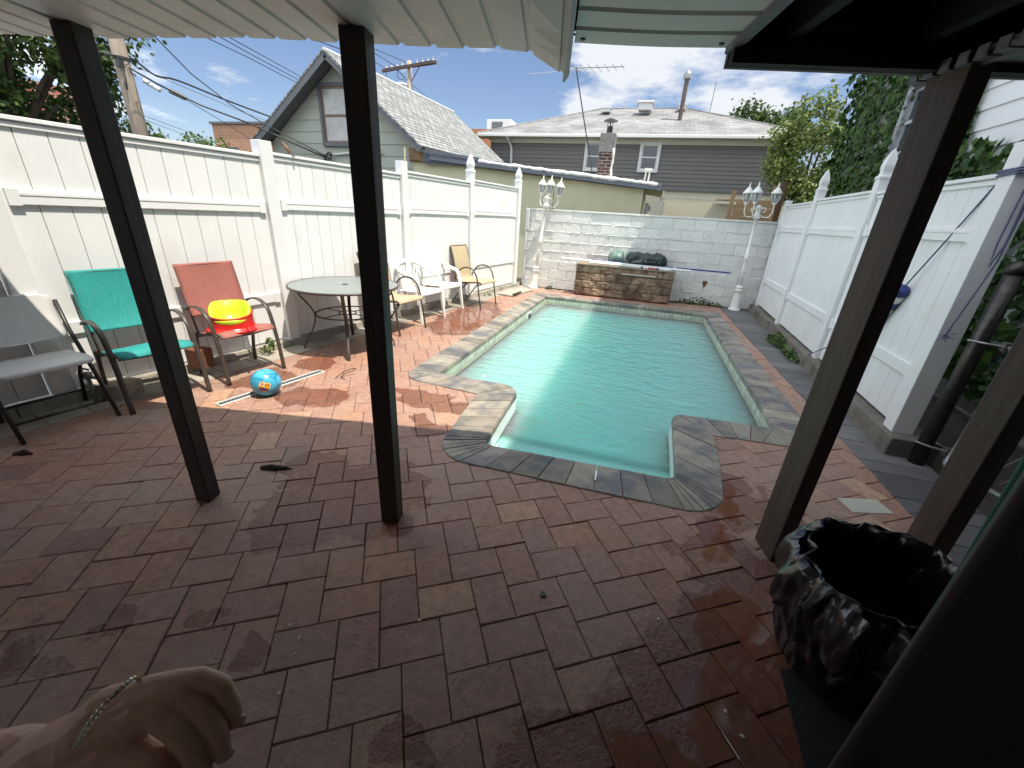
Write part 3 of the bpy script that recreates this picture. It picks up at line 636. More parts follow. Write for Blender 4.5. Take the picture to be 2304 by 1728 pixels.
tr = MB(); tr.beam(hsl(.175, .03, 2.052), hsl(.165, -2.4, 2.052), .03, .022); tr.beam(hsl(.195, .0, 2.065), hsl(.185, -2.4, 2.065), .012, .03); tr.build('soffit_side_trim', M_trim, porch)
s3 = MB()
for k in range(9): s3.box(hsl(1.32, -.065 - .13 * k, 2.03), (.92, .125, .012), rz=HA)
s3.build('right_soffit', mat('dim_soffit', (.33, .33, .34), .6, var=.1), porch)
nt_ = MB()     # hanging perforated channel at the edge of the right soffit
for k in range(26):
    t0 = .085 - .06 * k
    nt_.box(hsl(.835, t0 - .02, 1.992), (.045, .042, .006), rz=HA); nt_.box(hsl(.815, t0 - .02, 2.006), (.006, .036, .034), rz=HA)
nt_.beam(hsl(.858, .10, 1.99), hsl(.858, -1.6, 1.99), .012, .012)
nt_.build('notched_trim', M_trim, porch)
bmz = MB(); bmz.beam(hsl(.17, -.015, 2.05), hsl(2.6, -.015, 2.05), .04, .10); bmz.build('front_beam', M_rough, porch)
fa = MB(); fa.beam(hsl(.17, .03, 2.045), hsl(2.6, .03, 2.045), .022, .085); fa.build('fascia_board', mat('grey_fascia', (.11, .105, .10), .7, var=.3, ns=6), porch)
jo = MB()
for s_ in (.34, .74, 1.14, 1.54, 1.94, 2.34): jo.beam(hsl(s_, -.04, 2.12), hsl(s_, -2.5, 2.12), .04, .11)
jo.build('joists', M_rough, porch)
dk = MB()
dk.add([hsl(-4.7, -2.55, 2.19), hsl(2.7, -2.55, 2.19), hsl(2.7, .33, 2.19), hsl(-4.7, .33, 2.19), hsl(-4.7, -2.55, 2.25), hsl(2.7, -2.55, 2.25), hsl(2.7, .33, 2.25), hsl(-4.7, .33, 2.25)],
       [(0, 1, 2, 3), (4, 5, 6, 7), (0, 1, 5, 4), (1, 2, 6, 5), (2, 3, 7, 6), (3, 0, 4, 7)]); dk.build('roof_deck', M_rough, porch)
gt = MB(); gt.add([hsl(-4.6, .03, 2.07), hsl(2.7, .05, 2.09), hsl(2.7, .33, 2.185), hsl(-4.6, .33, 2.185)], [(0, 1, 2, 3)]); gt.build('eave_board', M_rough, porch)

def porch_post(s, t, w, d, label, m, z1=2.03):
    c = hs(s, t); o = MB(); 
    lv = [0, .02, .5, 1.0, 1.5, z1 - .01, z1]
    o.box((c.x, c.y, z1 / 2), (w, d, z1), rz=HA)
    return tag(o.build('porch_post', m, bevel=.006, loc=(c.x, c.y, 0)), label, 'post', 'wooden posts holding up the porch')
porch_post(-2.087, -.113, .078, .078, 'dark stained wooden porch post nearest the teal and red chairs', M_dkwood)
porch_post(-1.070, -.113, .088, .084, 'dark wooden porch post standing in front of the glass table', M_dkwood)
porch_post(.864, -.055, .068, .16, 'brown weathered porch post right of the pool beside the trash bag', [M_brwood])
porch_post(1.555, -.06, .09, .13, 'brown porch post behind the trash bag at the far right', [M_brwood], 2.02)

hw = MB()      # the house the porch leans on, behind the viewer
hw.add([hs(-4.7, -2.5, -.05), hs(2.7, -2.5, -.05), hs(2.7, -2.5, 5.2), hs(-4.7, -2.5, 5.2), hs(-4.7, -2.75, -.05), hs(2.7, -2.75, -.05), hs(2.7, -2.75, 5.2), hs(-4.7, -2.75, 5.2)],
       [(0, 1, 2, 3), (5, 4, 7, 6), (0, 4, 5, 1), (1, 5, 6, 2), (2, 6, 7, 3), (3, 7, 4, 0)])
hw.add([hs(.62, -2.5, -.05), hs(.62, -1.32, -.05), hs(.62, -1.32, 2.15), hs(.62, -2.5, 2.15), hs(1.9, -2.5, -.05), hs(1.9, -1.32, -.05), hs(1.9, -1.32, 2.15), hs(1.9, -2.5, 2.15)],
       [(0, 1, 2, 3), (5, 4, 7, 6), (0, 4, 5, 1), (1, 5, 6, 2), (2, 6, 7, 3), (3, 7, 4, 0)], m=1)  # unseen dark wall added at right to keep light off the near paving
tag(hw.build('house', [mat('house_wall', (.38, .36, .33), .8, var=.1), mat('light_block_wall', (.04, .035, .03), .8, var=.2)]), 'wall of the house that carries the porch roof, with an added light block', 'house')
# ================================================================== chairs
def smooth_path(pts, n=6):
    P = [Vector(p) for p in pts]; out = []
    for i in range(len(P) - 1):
        p0 = P[max(i - 1, 0)]; p1 = P[i]; p2 = P[i + 1]; p3 = P[min(i + 2, len(P) - 1)]
        for k in range(n):
            t = k / n; out.append(0.5 * ((2 * p1) + (p2 - p0) * t + (2 * p0 - 5 * p1 + 4 * p2 - p3) * t * t + (3 * p1 - p0 - 3 * p2 + p3) * t ** 3))
    out.append(P[-1]); return out
def sheet(path, w, th, sagv=0.0, wfun=None, nx=9):
    """a cloth strip: path of (y, z), width w, sagging in the middle"""
    m = MB(); P = smooth_path([(0, p[0], p[1]) for p in path], 5); n = len(P); top = []; 
    for i, p in enumerate(P):
        t = (P[min(i + 1, n - 1)] - P[max(i - 1, 0)]).normalized(); nn = Vector((0, -t.z, t.y))
        ww = w * (wfun(i / (n - 1)) if wfun else 1)
        for s_ in (0, 1):
            for k in range(nx):
                f = k / (nx - 1) * 2 - 1; q = p + Vector((f * ww / 2, 0, 0)) - nn * (sagv * (1 - f * f) * math.sin(math.pi * i / (n - 1)) + (th if s_ else 0))
                top.append(q)
    row = 2 * nx; fs = []
    for i in range(n - 1):
        for k in range(nx - 1):
            fs.append((i * row + k, i * row + k + 1, (i + 1) * row + k + 1, (i + 1) * row + k))
            fs.append((i * row + nx + k, (i + 1) * row + nx + k, (i + 1) * row + nx + k + 1, i * row + nx + k + 1))
        fs.append((i * row, (i + 1) * row, (i + 1) * row + nx, i * row + nx)); fs.append((i * row + nx - 1, i * row + 2 * nx - 1, (i + 1) * row + 2 * nx - 1, (i + 1) * row + nx - 1))
    for i in (0, n - 1):
        for k in range(nx - 1): fs.append((i * row + k, i * row + nx + k, i * row + nx + k + 1, i * row + k + 1))
    m.add(top, fs, .5); return m
def sling_mat(name, c, ro=.7):
    return mat(name, c, ro, var=0.13, ns=60, bump=0.25, bs=220, stretch=(1, .25, .25))
def flat_sling_chair(name, label, cloth, loc, rz):
    t = thing(name, label, 'patio chair', loc, rz)
    for sx in (-1, 1):
        x = sx * .252; out = (1, 0, 0)
        m = MB(); m.tube(smooth_path([(x, .265, 0), (x, .245, .22), (x, .215, .42), (x, .17, .565), (x, .09, .63), (x, -.01, .642), (x, -.09, .625), (x, -.145, .60)], 5), .01, 8, flat=(.036, .014, out)); m.build('arm', M_bronze, t, smooth=True)
        m = MB(); m.tube([(x * .97, -.10, .40), (x * .97, -.16, .15), (x * .97, -.17, .0)], .01, 8, flat=(.03, .018, out)); m.build('leg', M_bronze, t, smooth=True)
    m = MB()
    for sx in (-1, 1):
        x = sx * .225; m.tube(smooth_path([(x, .262, .408), (x, .22, .425), (x, .05, .40), (x, -.06, .385), (x, -.105, .42), (x, -.15, .62), (x, -.19, .80), (x, -.225, .945)], 5), .0095, 8)
        m.tube([(sx * .225, .215, .42), (sx * .252, .215, .42)], .009, 6); m.tube([(sx * .225, -.145, .60), (sx * .252, -.145, .60)], .009, 6)
    m.tube([(-.225, .258, .410), (0, .262, .398), (.225, .258, .410)], .009, 8); m.tube([(-.225, -.225, .943), (.225, -.225, .943)], .008, 8); m.tube([(-.245, -.115, .36), (.245, -.115, .36)], .009, 8)
    m.build('frame', M_bronze, t, smooth=True)
    sheet([(.268, .405), (.22, .434), (.08, .415), (-.03, .395), (-.085, .392)], .45, .004, .022).build('seat', cloth, t, smooth=True)
    sheet([(-.118, .535), (-.148, .645), (-.19, .82), (-.224, .958)], .47, .005, -.018).build('backrest', cloth, t, smooth=True)
    return t
CH = R_(-90 - 12)
M_teal = sling_mat('teal_sling', (.018, .265, .25)); M_red = sling_mat('brick_red_sling', (.33, .115, .092)); M_tan = sling_mat('tan_sling', (.44, .35, .225))
def chair_at(mx, my, dep, rz):    # middle of the front feet -> origin
    f = Vector((-math.sin(rz), math.cos(rz), 0)); p = Vector((mx, my, 0)) - f * dep; return (p.x, p.y, 0)
flat_sling_chair('sling_chair', 'teal sling patio chair with dark bronze arms', M_teal, chair_at(-3.285, 1.935, .265, R_(-103)), R_(-103))
redc = chair_at(-3.165, 2.59, .265, R_(-100.5))
flat_sling_chair('sling_chair', 'brick red sling patio chair carrying a red and yellow booster seat', M_red, redc, R_(-100.5))

def tube_sling_chair(name, label, loc, rz):
    t = thing(name, label, 'patio chair', loc, rz)
    for sx in (-1, 1):
        x = sx * .265
        m = MB(); m.tube(smooth_path([(x, .285, 0), (x, .25, .20), (x, .215, .42), (x, .18, .545), (x, .10, .63), (x, -.02, .645), (x, -.13, .60), (x, -.205, .50), (x, -.235, .43)], 5), .0115, 8); m.build('arm', M_bronze, t, smooth=True)
        m = MB(); m.tube(smooth_path([(x * .92, .02, .405), (x * .92, -.14, .25), (x * .92, -.33, .0)], 4), .0105, 8); m.build('leg', M_bronze, t, smooth=True)
    m = MB()
    for sx in (-1, 1):
        x = sx * .235; m.tube(smooth_path([(x, .27, .392), (x, .23, .42), (x, .0, .40), (x, -.15, .40), (x, -.225, .46), (x, -.26, .66), (x, -.295, .80), (x, -.345, .955)], 5), .0105, 8)
    m.tube([(-.265, .225, .385), (.265, .225, .385)], .010, 8); m.tube([(-.235, -.05, .375), (.235, -.05, .375)], .009, 8); m.tube([(-.235, -.345, .953), (.235, -.345, .953)], .009, 8)
    m.build('frame', M_bronze, t, smooth=True)
    sheet([(.28, .398), (.23, .432), (.02, .41), (-.14, .405), (-.215, .455), (-.255, .66), (-.295, .81), (-.350, .963)], .475, .004, .02, nx=9).build('sling', M_tan, t, smooth=True)
    return t
tube_sling_chair('sling_chair', 'tan sling chair half hidden behind the glass table and dark post', chair_at(-2.705, 4.54, .285, R_(-97.5)), R_(-97.5))
tube_sling_chair('sling_chair', 'tan high back sling chair beyond the two white chairs', chair_at(-2.395, 6.515, .285, R_(-99.5)), R_(-99.5))

def monobloc(name, label, loc, rz):
    t = thing(name, label, 'plastic chair', loc, rz)
    m = MB(); q = []      # seat with a rolled front
    ys = [-.15, -.08, 0, .12, .2, .245, .255]; zs = [.405, .40, .40, .408, .415, .40, .37]
    for i, (y, z) in enumerate(zip(ys, zs)):
        w = .21 + .035 * i / 6
        for k in range(9): f = k / 4 - 1; q.append((f * w, y, z + .012 * f * f * (1 if i < 5 else .3)))
    fs = [(i * 9 + k, i * 9 + k + 1, i * 9 + 10 + k, i * 9 + 9 + k) for i in range(6) for k in range(8)]
    m.add(q, fs); so = m.build('seat', M_plastic_w, t, smooth=True); sm = so.modifiers.new('s', 'SOLIDIFY'); sm.thickness = .012
    for sx in (-1, 1):
        m = MB(); m.tube([(sx * .235, .225, .40), (sx * .25, .245, .2), (sx * .265, .265, 0)], [.034, .027, .021], 6); m.build('leg', M_plastic_w, t)
        m = MB(); m.tube([(sx * .205, -.13, .41), (sx * .225, -.165, .2), (sx * .245, -.19, 0)], [.032, .025, .02], 6); m.build('leg', M_plastic_w, t)
    m = MB()
    half = [(.245, .23, .38), (.262, .205, .50), (.275, .15, .60), (.285, .06, .63), (.285, -.05, .66), (.255, -.15, .715), (.16, -.205, .765), (0, -.225, .785)]
    pth = smooth_path(half + [(-x, y, z) for x, y, z in reversed(half[:-1])], 5)
    m.tube(pth, .027, 10, flat=None); m.v = [(v[0], v[1], v[2]) for v in m.v]
    m.build('arm_band', M_plastic_w, t, smooth=True)
    bk = MB()
    for k in range(9):
        f = (k - 4) / 4; x = f * .17
        bk.tube([(x, -.13 - .02 * (1 - f * f), .41), (x * 1.04, -.165 - .03 * (1 - f * f), .58), (x * 1.1, -.185 - .04 * (1 - f * f), .775 - .035 * f * f)], .01, 6, flat=(.026, .010, (1, 0, 0)))
    bk.tube(smooth_path([(-.2, -.15, .52), (0, -.182, .52), (.2, -.15, .52)], 5), .012, 8)
    bk.build('back_slats', M_plastic_w, t)
    return t
monobloc('plastic_chair', 'white plastic armchair nearer the glass table, behind the tan chair', chair_at(-2.77, 5.225, .265, R_(-100)), R_(-100))
monobloc('plastic_chair', 'white plastic armchair second from the table, before the far tan chair', chair_at(-2.75, 5.86, .265, R_(-99)), R_(-99))

def folding_chair():
    rz = R_(-100); t = thing('folding_chair', 'grey plastic folding chair at the left edge in the shade', 'folding chair', chair_at(-3.455, 1.41, .27, rz), rz)
    M_g = mat('grey_plastic', (.66, .65, .63), .5, var=.06, ns=5, bump=.08, bs=200)
    M_f = mat('brown_black_tube', (.022, .018, .016), .4, var=.1)
    def pad(path, w, th, rnd):
        m = MB(); P = smooth_path([(0, a, b) for a, b in path], 6); n = len(P); nx = 13; vs = []
        for s_ in (0, 1):
            for i, p in enumerate(P):
                t_ = (P[min(i + 1, n - 1)] - P[max(i - 1, 0)]).normalized(); nn = Vector((0, -t_.z, t_.y)); v = i / (n - 1) * 2 - 1
                e = (1 - abs(v) ** 5) ** .2 if abs(v) < 1 else 0; ww = w / 2 * (1 - rnd + rnd * e)
                for k in range(nx):
                    f = k / (nx - 1) * 2 - 1; edge = max(abs(f), abs(v)); tk = th * (1 - .55 * max(0, (edge - .86) / .14) ** 2)
                    vs.append(p + Vector((f * ww, 0, 0)) + nn * ((tk if s_ == 0 else 0) - .018 * (1 - f * f) * (0 if s_ else 1) * .6))
        o = n * nx; fs = []
        for i in range(n - 1):
            for k in range(nx - 1):
                a = i * nx + k; fs.append((a, a + 1, a + nx + 1, a + nx)); fs.append((o + a, o + a + nx, o + a + nx + 1, o + a + 1))
            a = i * nx; fs.append((a, a + nx, o + a + nx, o + a)); a = i * nx + nx - 1; fs.append((a, o + a, o + a + nx, a + nx))
        for i in (0, n - 1):
            for k in range(nx - 1): a = i * nx + k; fs.append((a, o + a, o + a + 1, a + 1))
        return m.add(vs, fs, .5)
    pad([(.235, .405), (.22, .435), (.11, .44), (-.02, .425), (-.13, .43)], .45, .026, .35).build('seat', M_g, t, smooth=True)
    pad([(-.095, .52), (-.115, .60), (-.135, .70), (-.15, .83)], .46, .022, .45).build('backrest', M_g, t, smooth=True)
    for sx in (-1, 1):
        x = sx * .235
        m = MB(); m.tube([(x, .28, 0), (x, .10, .33), (x, -.06, .58), (x, -.125, .78)], .0125, 10); m.build('leg', M_f, t, smooth=True)
        m = MB(); m.tube([(x * .9, -.18, 0), (x * .9, -.09, .25), (x * .9, .05, .415)], .0115, 10); m.build('leg', M_f, t, smooth=True)
    
    for (hx, yy, zz) in ((.235, .215, .115), (.212, -.138, .11), (.22, .1, .405)): m = MB(); m.tube([(-hx, yy, zz), (hx, yy, zz)], .009, 8); m.build('crossbar', M_f, t, smooth=True)
folding_chair()

# ================================================================== glass table
tz = .70; tcx, tcy = -2.99, 3.66
tt = thing('glass_table', 'round frosted glass patio table with bronze legs and rim', 'patio table', (tcx, tcy, 0), R_(-10))
m = MB(); m.lathe([(.022, tz - .004), (.545, tz - .004), (.545, tz + .003), (.022, tz + .003), (.022, tz - .004)], n=64); 
m.build('tabletop', glass_mat('frosted_glass', (.80, .86, .84), .48, .22, (.50, .56, .55)), tt, smooth=False)
m = MB(); m.lathe([(.540, tz - .016), (.556, tz - .016), (.56, tz - .008), (.556, tz + .005), (.544, tz + .006), (.54, tz)], n=64); m.lathe([(.022, tz - .004), (.032, tz + .004), (.03, tz + .007), (.022, tz + .006), (.016, tz - .01)], n=20); m.build('rim', M_bronze, tt, smooth=True)
for a in (45, 135, 225, 315):
    c, s = math.cos(R_(a)), math.sin(R_(a)); m = MB()
    m.tube(smooth_path([(c * .50, s * .50, tz - .015), (c * .46, s * .46, .60), (c * .36, s * .36, .46), (c * .33, s * .33, .36), (c * .37, s * .37, .22), (c * .46, s * .46, .07), (c * .475, s * .475, 0)], 5), .01, 8, flat=(.036, .014, (-s, c, 0))); m.build('leg', M_bronze, tt, smooth=True)
m = MB(); ring = lambda r, z: [(r * math.cos(2 * math.pi * k / 40), r * math.sin(2 * math.pi * k / 40), z) for k in range(41)]
m.tube(ring(.325, .395), .01, 8, caps=False, flat=(.010, .03, (0, 0, 1))); m.build('ring', M_bronze, tt, smooth=True)
m = MB(); m.tube(ring(.09, .395), .006, 6, caps=False)
for a in (0, 90, 180, 270): m.tube([(.09 * math.cos(R_(a)), .09 * math.sin(R_(a)), .395), (.32 * math.cos(R_(a)), .32 * math.sin(R_(a)), .395)], .005, 6)
m.build('umbrella_ring', M_bronze, tt)

# ================================================================== booster seat, ball, drain
rz = R_(-100.5); bs = thing('booster_seat', 'red and lime yellow moulded booster seat on the red chair', 'booster seat', (redc[0] + .085, redc[1] - .05, .418), R_(-135))
M_bred = mat('red_plastic', (.62, .022, .018), .28, var=.03); M_lime = mat('lime_plastic', (.50, .66, .030), .35, var=.03)
m = MB(); m.lathe([(.0, .0), (.195, .0), (.20, .012), (.19, .024), (.165, .034), (.162, .06), (.160, .12), (.162, .16), (.166, .175), (.158, .18), (.156, .15)], n=40, cap=False, jit=lambda p, th: Vector((p.x * 1.02, p.y * .92, p.z * (1 if p.z < .05 else (.72 + .36 * (.5 - .5 * math.sin(th))))))); m.build('base', M_bred, bs, smooth=True)
m = MB(); m.lathe([(.132, .06), (.150, .11), (.158, .17), (.165, .215), (.155, .235), (.132, .222), (.118, .14), (.09, .070), (0, .055)], n=40, jit=lambda p, th: Vector((p.x, p.y, p.z * (1.0 if p.z < .09 else (.50 + .50 * min(1, max(0, .55 - .95 * math.sin(th))) ** .7))))); m.v = [(v[0] * .95, v[1] * .95, v[2]) for v in m.v]; m.build('bowl', M_lime, bs, smooth=True)
for sx in (-1, 1):
    m = MB(); m.box((sx * .150, .0, .145), (.03, .06, .022), rz=0); m.build('clip', M_bred, bs, bevel=.006)
    m = MB(); m.tube(smooth_path([(sx * .12, .10, .03), (sx * .13, .15, .05), (sx * .135, .19, .02)], 5), .01, 8); m.build('clip', M_bred, bs, smooth=True)
m = MB(); m.box((.03, .118, .090), (.07, .014, .03)); m.build('red_buckle', M_bred, bs, bevel=.008)

br = .112; ballm = bpy.data.materials.new('blue_ball'); ballm.use_nodes = True
nt = ballm.node_tree; p = nt.nodes['Principled BSDF']; p.inputs['Roughness'].default_value = .3; p.inputs['Coat Weight'].default_value = .3
tc = nt.nodes.new('ShaderNodeTexCoord'); vo = nt.nodes.new('ShaderNodeTexVoronoi'); vo.feature = 'DISTANCE_TO_EDGE'; vo.inputs['Scale'].default_value = 9.5; vo.inputs['Randomness'].default_value = .55; nt.links.new(tc.outputs['Object'], vo.inputs['Vector'])
v2 = nt.nodes.new('ShaderNodeTexVoronoi'); v2.inputs['Scale'].default_value = 9.5; v2.inputs['Randomness'].default_value = .55; nt.links.new(tc.outputs['Object'], v2.inputs['Vector'])
rp = nt.nodes.new('ShaderNodeValToRGB'); rp.color_ramp.elements[0].position = .02; rp.color_ramp.elements[1].position = .05; nt.links.new(vo.outputs['Distance'], rp.inputs[0])
mr = nt.nodes.new('ShaderNodeMapRange'); mr.inputs[3].default_value = .75; mr.inputs[4].default_value = 1.2; nt.links.new(v2.outputs['Color'], mr.inputs[0])
mx = nt.nodes.new('ShaderNodeMix'); mx.data_type = 'RGBA'; mx.inputs[6].default_value = (.02, .20, .36, 1); mx.inputs[7].default_value = (.06, .40, .62, 1); nt.links.new(rp.outputs[0], mx.inputs[0])
sc = nt.nodes.new('ShaderNodeVectorMath'); sc.operation = 'SCALE'; nt.links.new(mx.outputs[2], sc.inputs[0]); nt.links.new(mr.outputs[0], sc.inputs['Scale']); nt.links.new(sc.outputs[0], p.inputs['Base Color'])
bx, by = -2.776, 2.325
m = MB(); m.lathe([(br * math.sin(math.pi * i / 28), -br * math.cos(math.pi * i / 28)) for i in range(29)], n=48)
for i in range(len(m.v)): pass
ball = m.build('ball', ballm, smooth=True); ball.location = (bx, by, br)
tag(ball, 'shiny blue ball with a club crest lying on the drain grate', 'ball')
# the crest on the ball, turned towards the pool and the porch
cdir = (Vector((0.62, -0.72, 0.02))).normalized(); cx_ = Vector((0, 0, 1)).cross(cdir).normalized(); cy_ = cdir.cross(cx_)
rot = R_(-20); ex = cx_ * math.cos(rot) + cy_ * math.sin(rot); ey = -cx_ * math.sin(rot) + cy_ * math.cos(rot)
def decal(poly, r, name, m_):
    mb = MB(); c = Vector((sum(p[0] for p in poly) / len(poly), sum(p[1] for p in poly) / len(poly))); vs = []; N_ = len(poly)
    for f in (0, .5, 1.0):
        for q in poly:
            w = c + (Vector(q) - c) * f; d = (cdir * .112 + ex * w.x + ey * w.y).normalized() * r; vs.append(d)
    fs = [tuple(N_ * a + b for a, b in ((k, i), (k, (i + 1) % N_), (k + 1, (i + 1) % N_), (k + 1, i))) for k in (0, 1) for i in range(N_)]
    mb.add(vs, fs, .5); return mb.build(name, m_, ball, smooth=True)
def dense(poly, n=4):
    out = []
    for i in range(len(poly)):
        a = Vector(poly[i]); b = Vector(poly[(i + 1) % len(poly)])
        for k in range(n): out.append(tuple(a + (b - a) * k / n))
    return out
My = mat('crest_gold', (.80, .42, .02), .4, var=0); Mc = mat('crest_claret', (.28, .01, .04), .4, var=0); Mb_ = mat('crest_navy', (.015, .03, .16), .4, var=0); Mw = mat('crest_white', (.8, .78, .7), .4, var=0)
decal(dense([(-.042, .036), (-.02, .046), (0, .038), (.02, .046), (.042, .036), (.044, 0), (.028, -.036), (0, -.05), (-.028, -.036), (-.044, 0)]), br * 1.004, 'crest_shield', My)
decal(dense([(-.038, .032), (-.002, .034), (-.002, .012), (-.04, .010)]), br * 1.008, 'crest_field', Mw)
decal(dense([(-.024, .033), (-.016, .033), (-.016, .012), (-.024, .012)]), br * 1.012, 'crest_bar', Mc)
decal(dense([(-.039, .026), (-.003, .026), (-.003, .020), (-.039, .020)]), br * 1.011, 'crest_bar', Mc)
for k in range(4): decal(dense([(.003 + .009 * k, .033), (.0115 + .009 * k, .033), (.0115 + .009 * k, .012), (.003 + .009 * k, .012)]), br * 1.008, 'crest_stripe', (Mc, My)[k % 2])
for k in range(7): decal(dense([(-.035 + .01 * k, -.006), (-.0255 + .01 * k, -.006), (-.0255 + .01 * k, -.028 - .012 * (1 - abs(k - 3) / 3)), (-.035 + .01 * k, -.028 - .012 * (1 - abs(k - 3) / 3))]), br * 1.008, 'crest_stripe', (Mb_, Mc)[k % 2])

dA = Vector((-2.95, 2.02, 0)); dB = Vector((-2.755, 2.92, 0)); dd = (dB - dA).normalized(); dl = (dB - dA).length; dn = Vector((-dd.y, dd.x, 0)); dz = math.atan2(dd.y, dd.x)
dr = thing('drain_grate', 'long narrow grey drain grate set in the pavers under the ball', 'drain', tuple(dA), dz)
m = MB(); W2 = .078
for s_ in (-1, 1): m.box((dl / 2, s_ * (W2 / 2 - .006), .006), (dl, .012, .012))
m.box((.004, 0, .006), (.008, W2 - .024, .012)); m.box((dl - .004, 0, .006), (.008, W2 - .024, .012)); m.build('frame', mat('pale_drain_frame', (.60, .60, .57), .6, var=.1), dr, bevel=.002)
m = MB(); n = 30
for k in range(n + 1): m.box((.008 + (dl - .016) * k / n, 0, .004), (.010, W2 - .024, .008))
for yy in (-.012, .012): m.box((dl / 2, yy, .0045), (dl - .016, .006, .0085))
m.build('slots', mat('grey_drain_bars', (.10, .11, .13), .6, var=.1), dr)
m = MB(); m.box((dl / 2, 0, .0008), (dl - .02, W2 - .02, .0012)); m.build('channel', M_black, dr)

# ================================================================== things on the fountain
ftz = .648
cv = thing('rolled_cover', 'dark green and black rolled cover bag on the stone fountain', 'bag', (-.02, 8.86, ftz), R_(-3))
M_cov = mat('green_grey_cover', (.13, .20, .175), .35, var=.3, ns=10, bump=.6, bs=16); M_covd = mat('black_green_cover', (.012, .022, .020), .35, var=.3, ns=9, bump=.6, bs=16)
def roll(p0, p1, rr, seed, flatz=.62, n=22):
    m = MB(); p0 = Vector(p0); p1 = Vector(p1); vs = []; K = 28; d = p1 - p0
    from mathutils import noise as nz
    for i in range(n + 1):
        f = i / n; c = p0 + d * f; e = min(1, (f + .02) * 9, (1.02 - f) * 6) ** .5
        for k in range(K):
            th = 2 * math.pi * k / K; r = rr * e * (1 + .22 * nz.noise(Vector((f * 9, math.cos(th) * 1.7, math.sin(th) * 1.7 + seed))) + .06 * math.sin(f * 60 + 2 * th))
            vs.append(c + Vector((0, math.cos(th) * r, max(-rr * flatz + .001, math.sin(th) * r * flatz * 1.1))) + Vector((0, 0, rr * flatz)))
    fs = [(i * K + k, i * K + (k + 1) % K, (i + 1) * K + (k + 1) % K, (i + 1) * K + k) for i in range(n) for k in range(K)] + [tuple(range(K)), tuple(n * K + k for k in range(K))]
    return m.add(vs, fs, .5)
roll((-.66, .07, 0), (.12, .07, 0), .165, 1.0, .78).build('pale_roll', M_cov, cv, smooth=True)
roll((-.30, .0, 0), (.50, .01, 0), .165, 4.0, .80).build('dark_roll', M_covd, cv, smooth=True)
m = MB()
for o_ in (.055, .075, .095): m.tube(smooth_path([(-.3, -.16 + o_ * .2, o_ + .02), (0, -.185 + o_ * .3, o_ + .05), (.25, -.17 + o_ * .3, o_ + .08), (.40, -.13, o_ + .05), (.49, -.03, o_ + .02)], 5), .008, 6)
m.tube(smooth_path([(-.36, -.04, .28), (-.33, -.11, .19), (-.30, -.16, .09), (-.31, -.17, .0)], 4), .012, 8); m.tube(smooth_path([(.46, -.05, .20), (.51, -.06, .10), (.54, -.08, .0)], 4), .008, 8)
m.build('straps', mat('strap_trim', (.17, .20, .19), .5), cv, smooth=True)
def pole_obj(name, label, a, b, r, m, extra=None):
    mb = MB(); a = Vector(a); b = Vector(b); mb.tube([(0, 0, 0), tuple((b - a) * .5), tuple(b - a)], r, 12); o = mb.build(name, m, smooth=False); o.location = a; tag(o, label, 'pole'); return o
M_pvc = mat('white_pvc', (.80, .80, .78), .3, var=.04); M_blue = mat('blue_enamel', (.012, .035, .25), .3, var=.05)
p1 = pole_obj('pvc_pipe', 'thick white pipe lying lengthwise along the fountain top', (-1.62, 8.72, ftz + .055), (.93, 8.68, ftz + .026), .024, M_pvc)
p2 = pole_obj('cleaning_pole', 'blue telescopic cleaning pole with a metal tip behind the white pipes', (-.95, 8.765, ftz + .062), (1.62, 8.735, ftz + .052), .014, M_blue)
m = MB(); m.tube([(1.55, -.018, -.006), (1.62, -.019, -.006)], .019, 10); m.build('grip', mat('grey_grip', (.45, .45, .40), .5), p2); m = MB(); m.tube([(2.50, -.029, -.01), (2.60, -.030, -.01)], .011, 10); m.build('tip', M_steel, p2)
p3 = pole_obj('skimmer_handle', 'thinner white pole with a red clip and blue collars in front', (-1.02, 8.645, ftz + .03), (.57, 8.60, ftz + .014), .0135, M_pvc)
m = MB(); m.box((1.24, -.038, -.012), (.17, .035, .022)); m.build('red_clip', mat('red_clip', (.55, .03, .02), .35), p3, bevel=.005)
m = MB(); m.tube([(1.02, -.028, -.010), (1.06, -.029, -.010)], .0175, 10); m.tube([(1.32, -.037, -.013), (1.36, -.038, -.0134)], .0175, 10); m.build('collars', M_blue, p3)

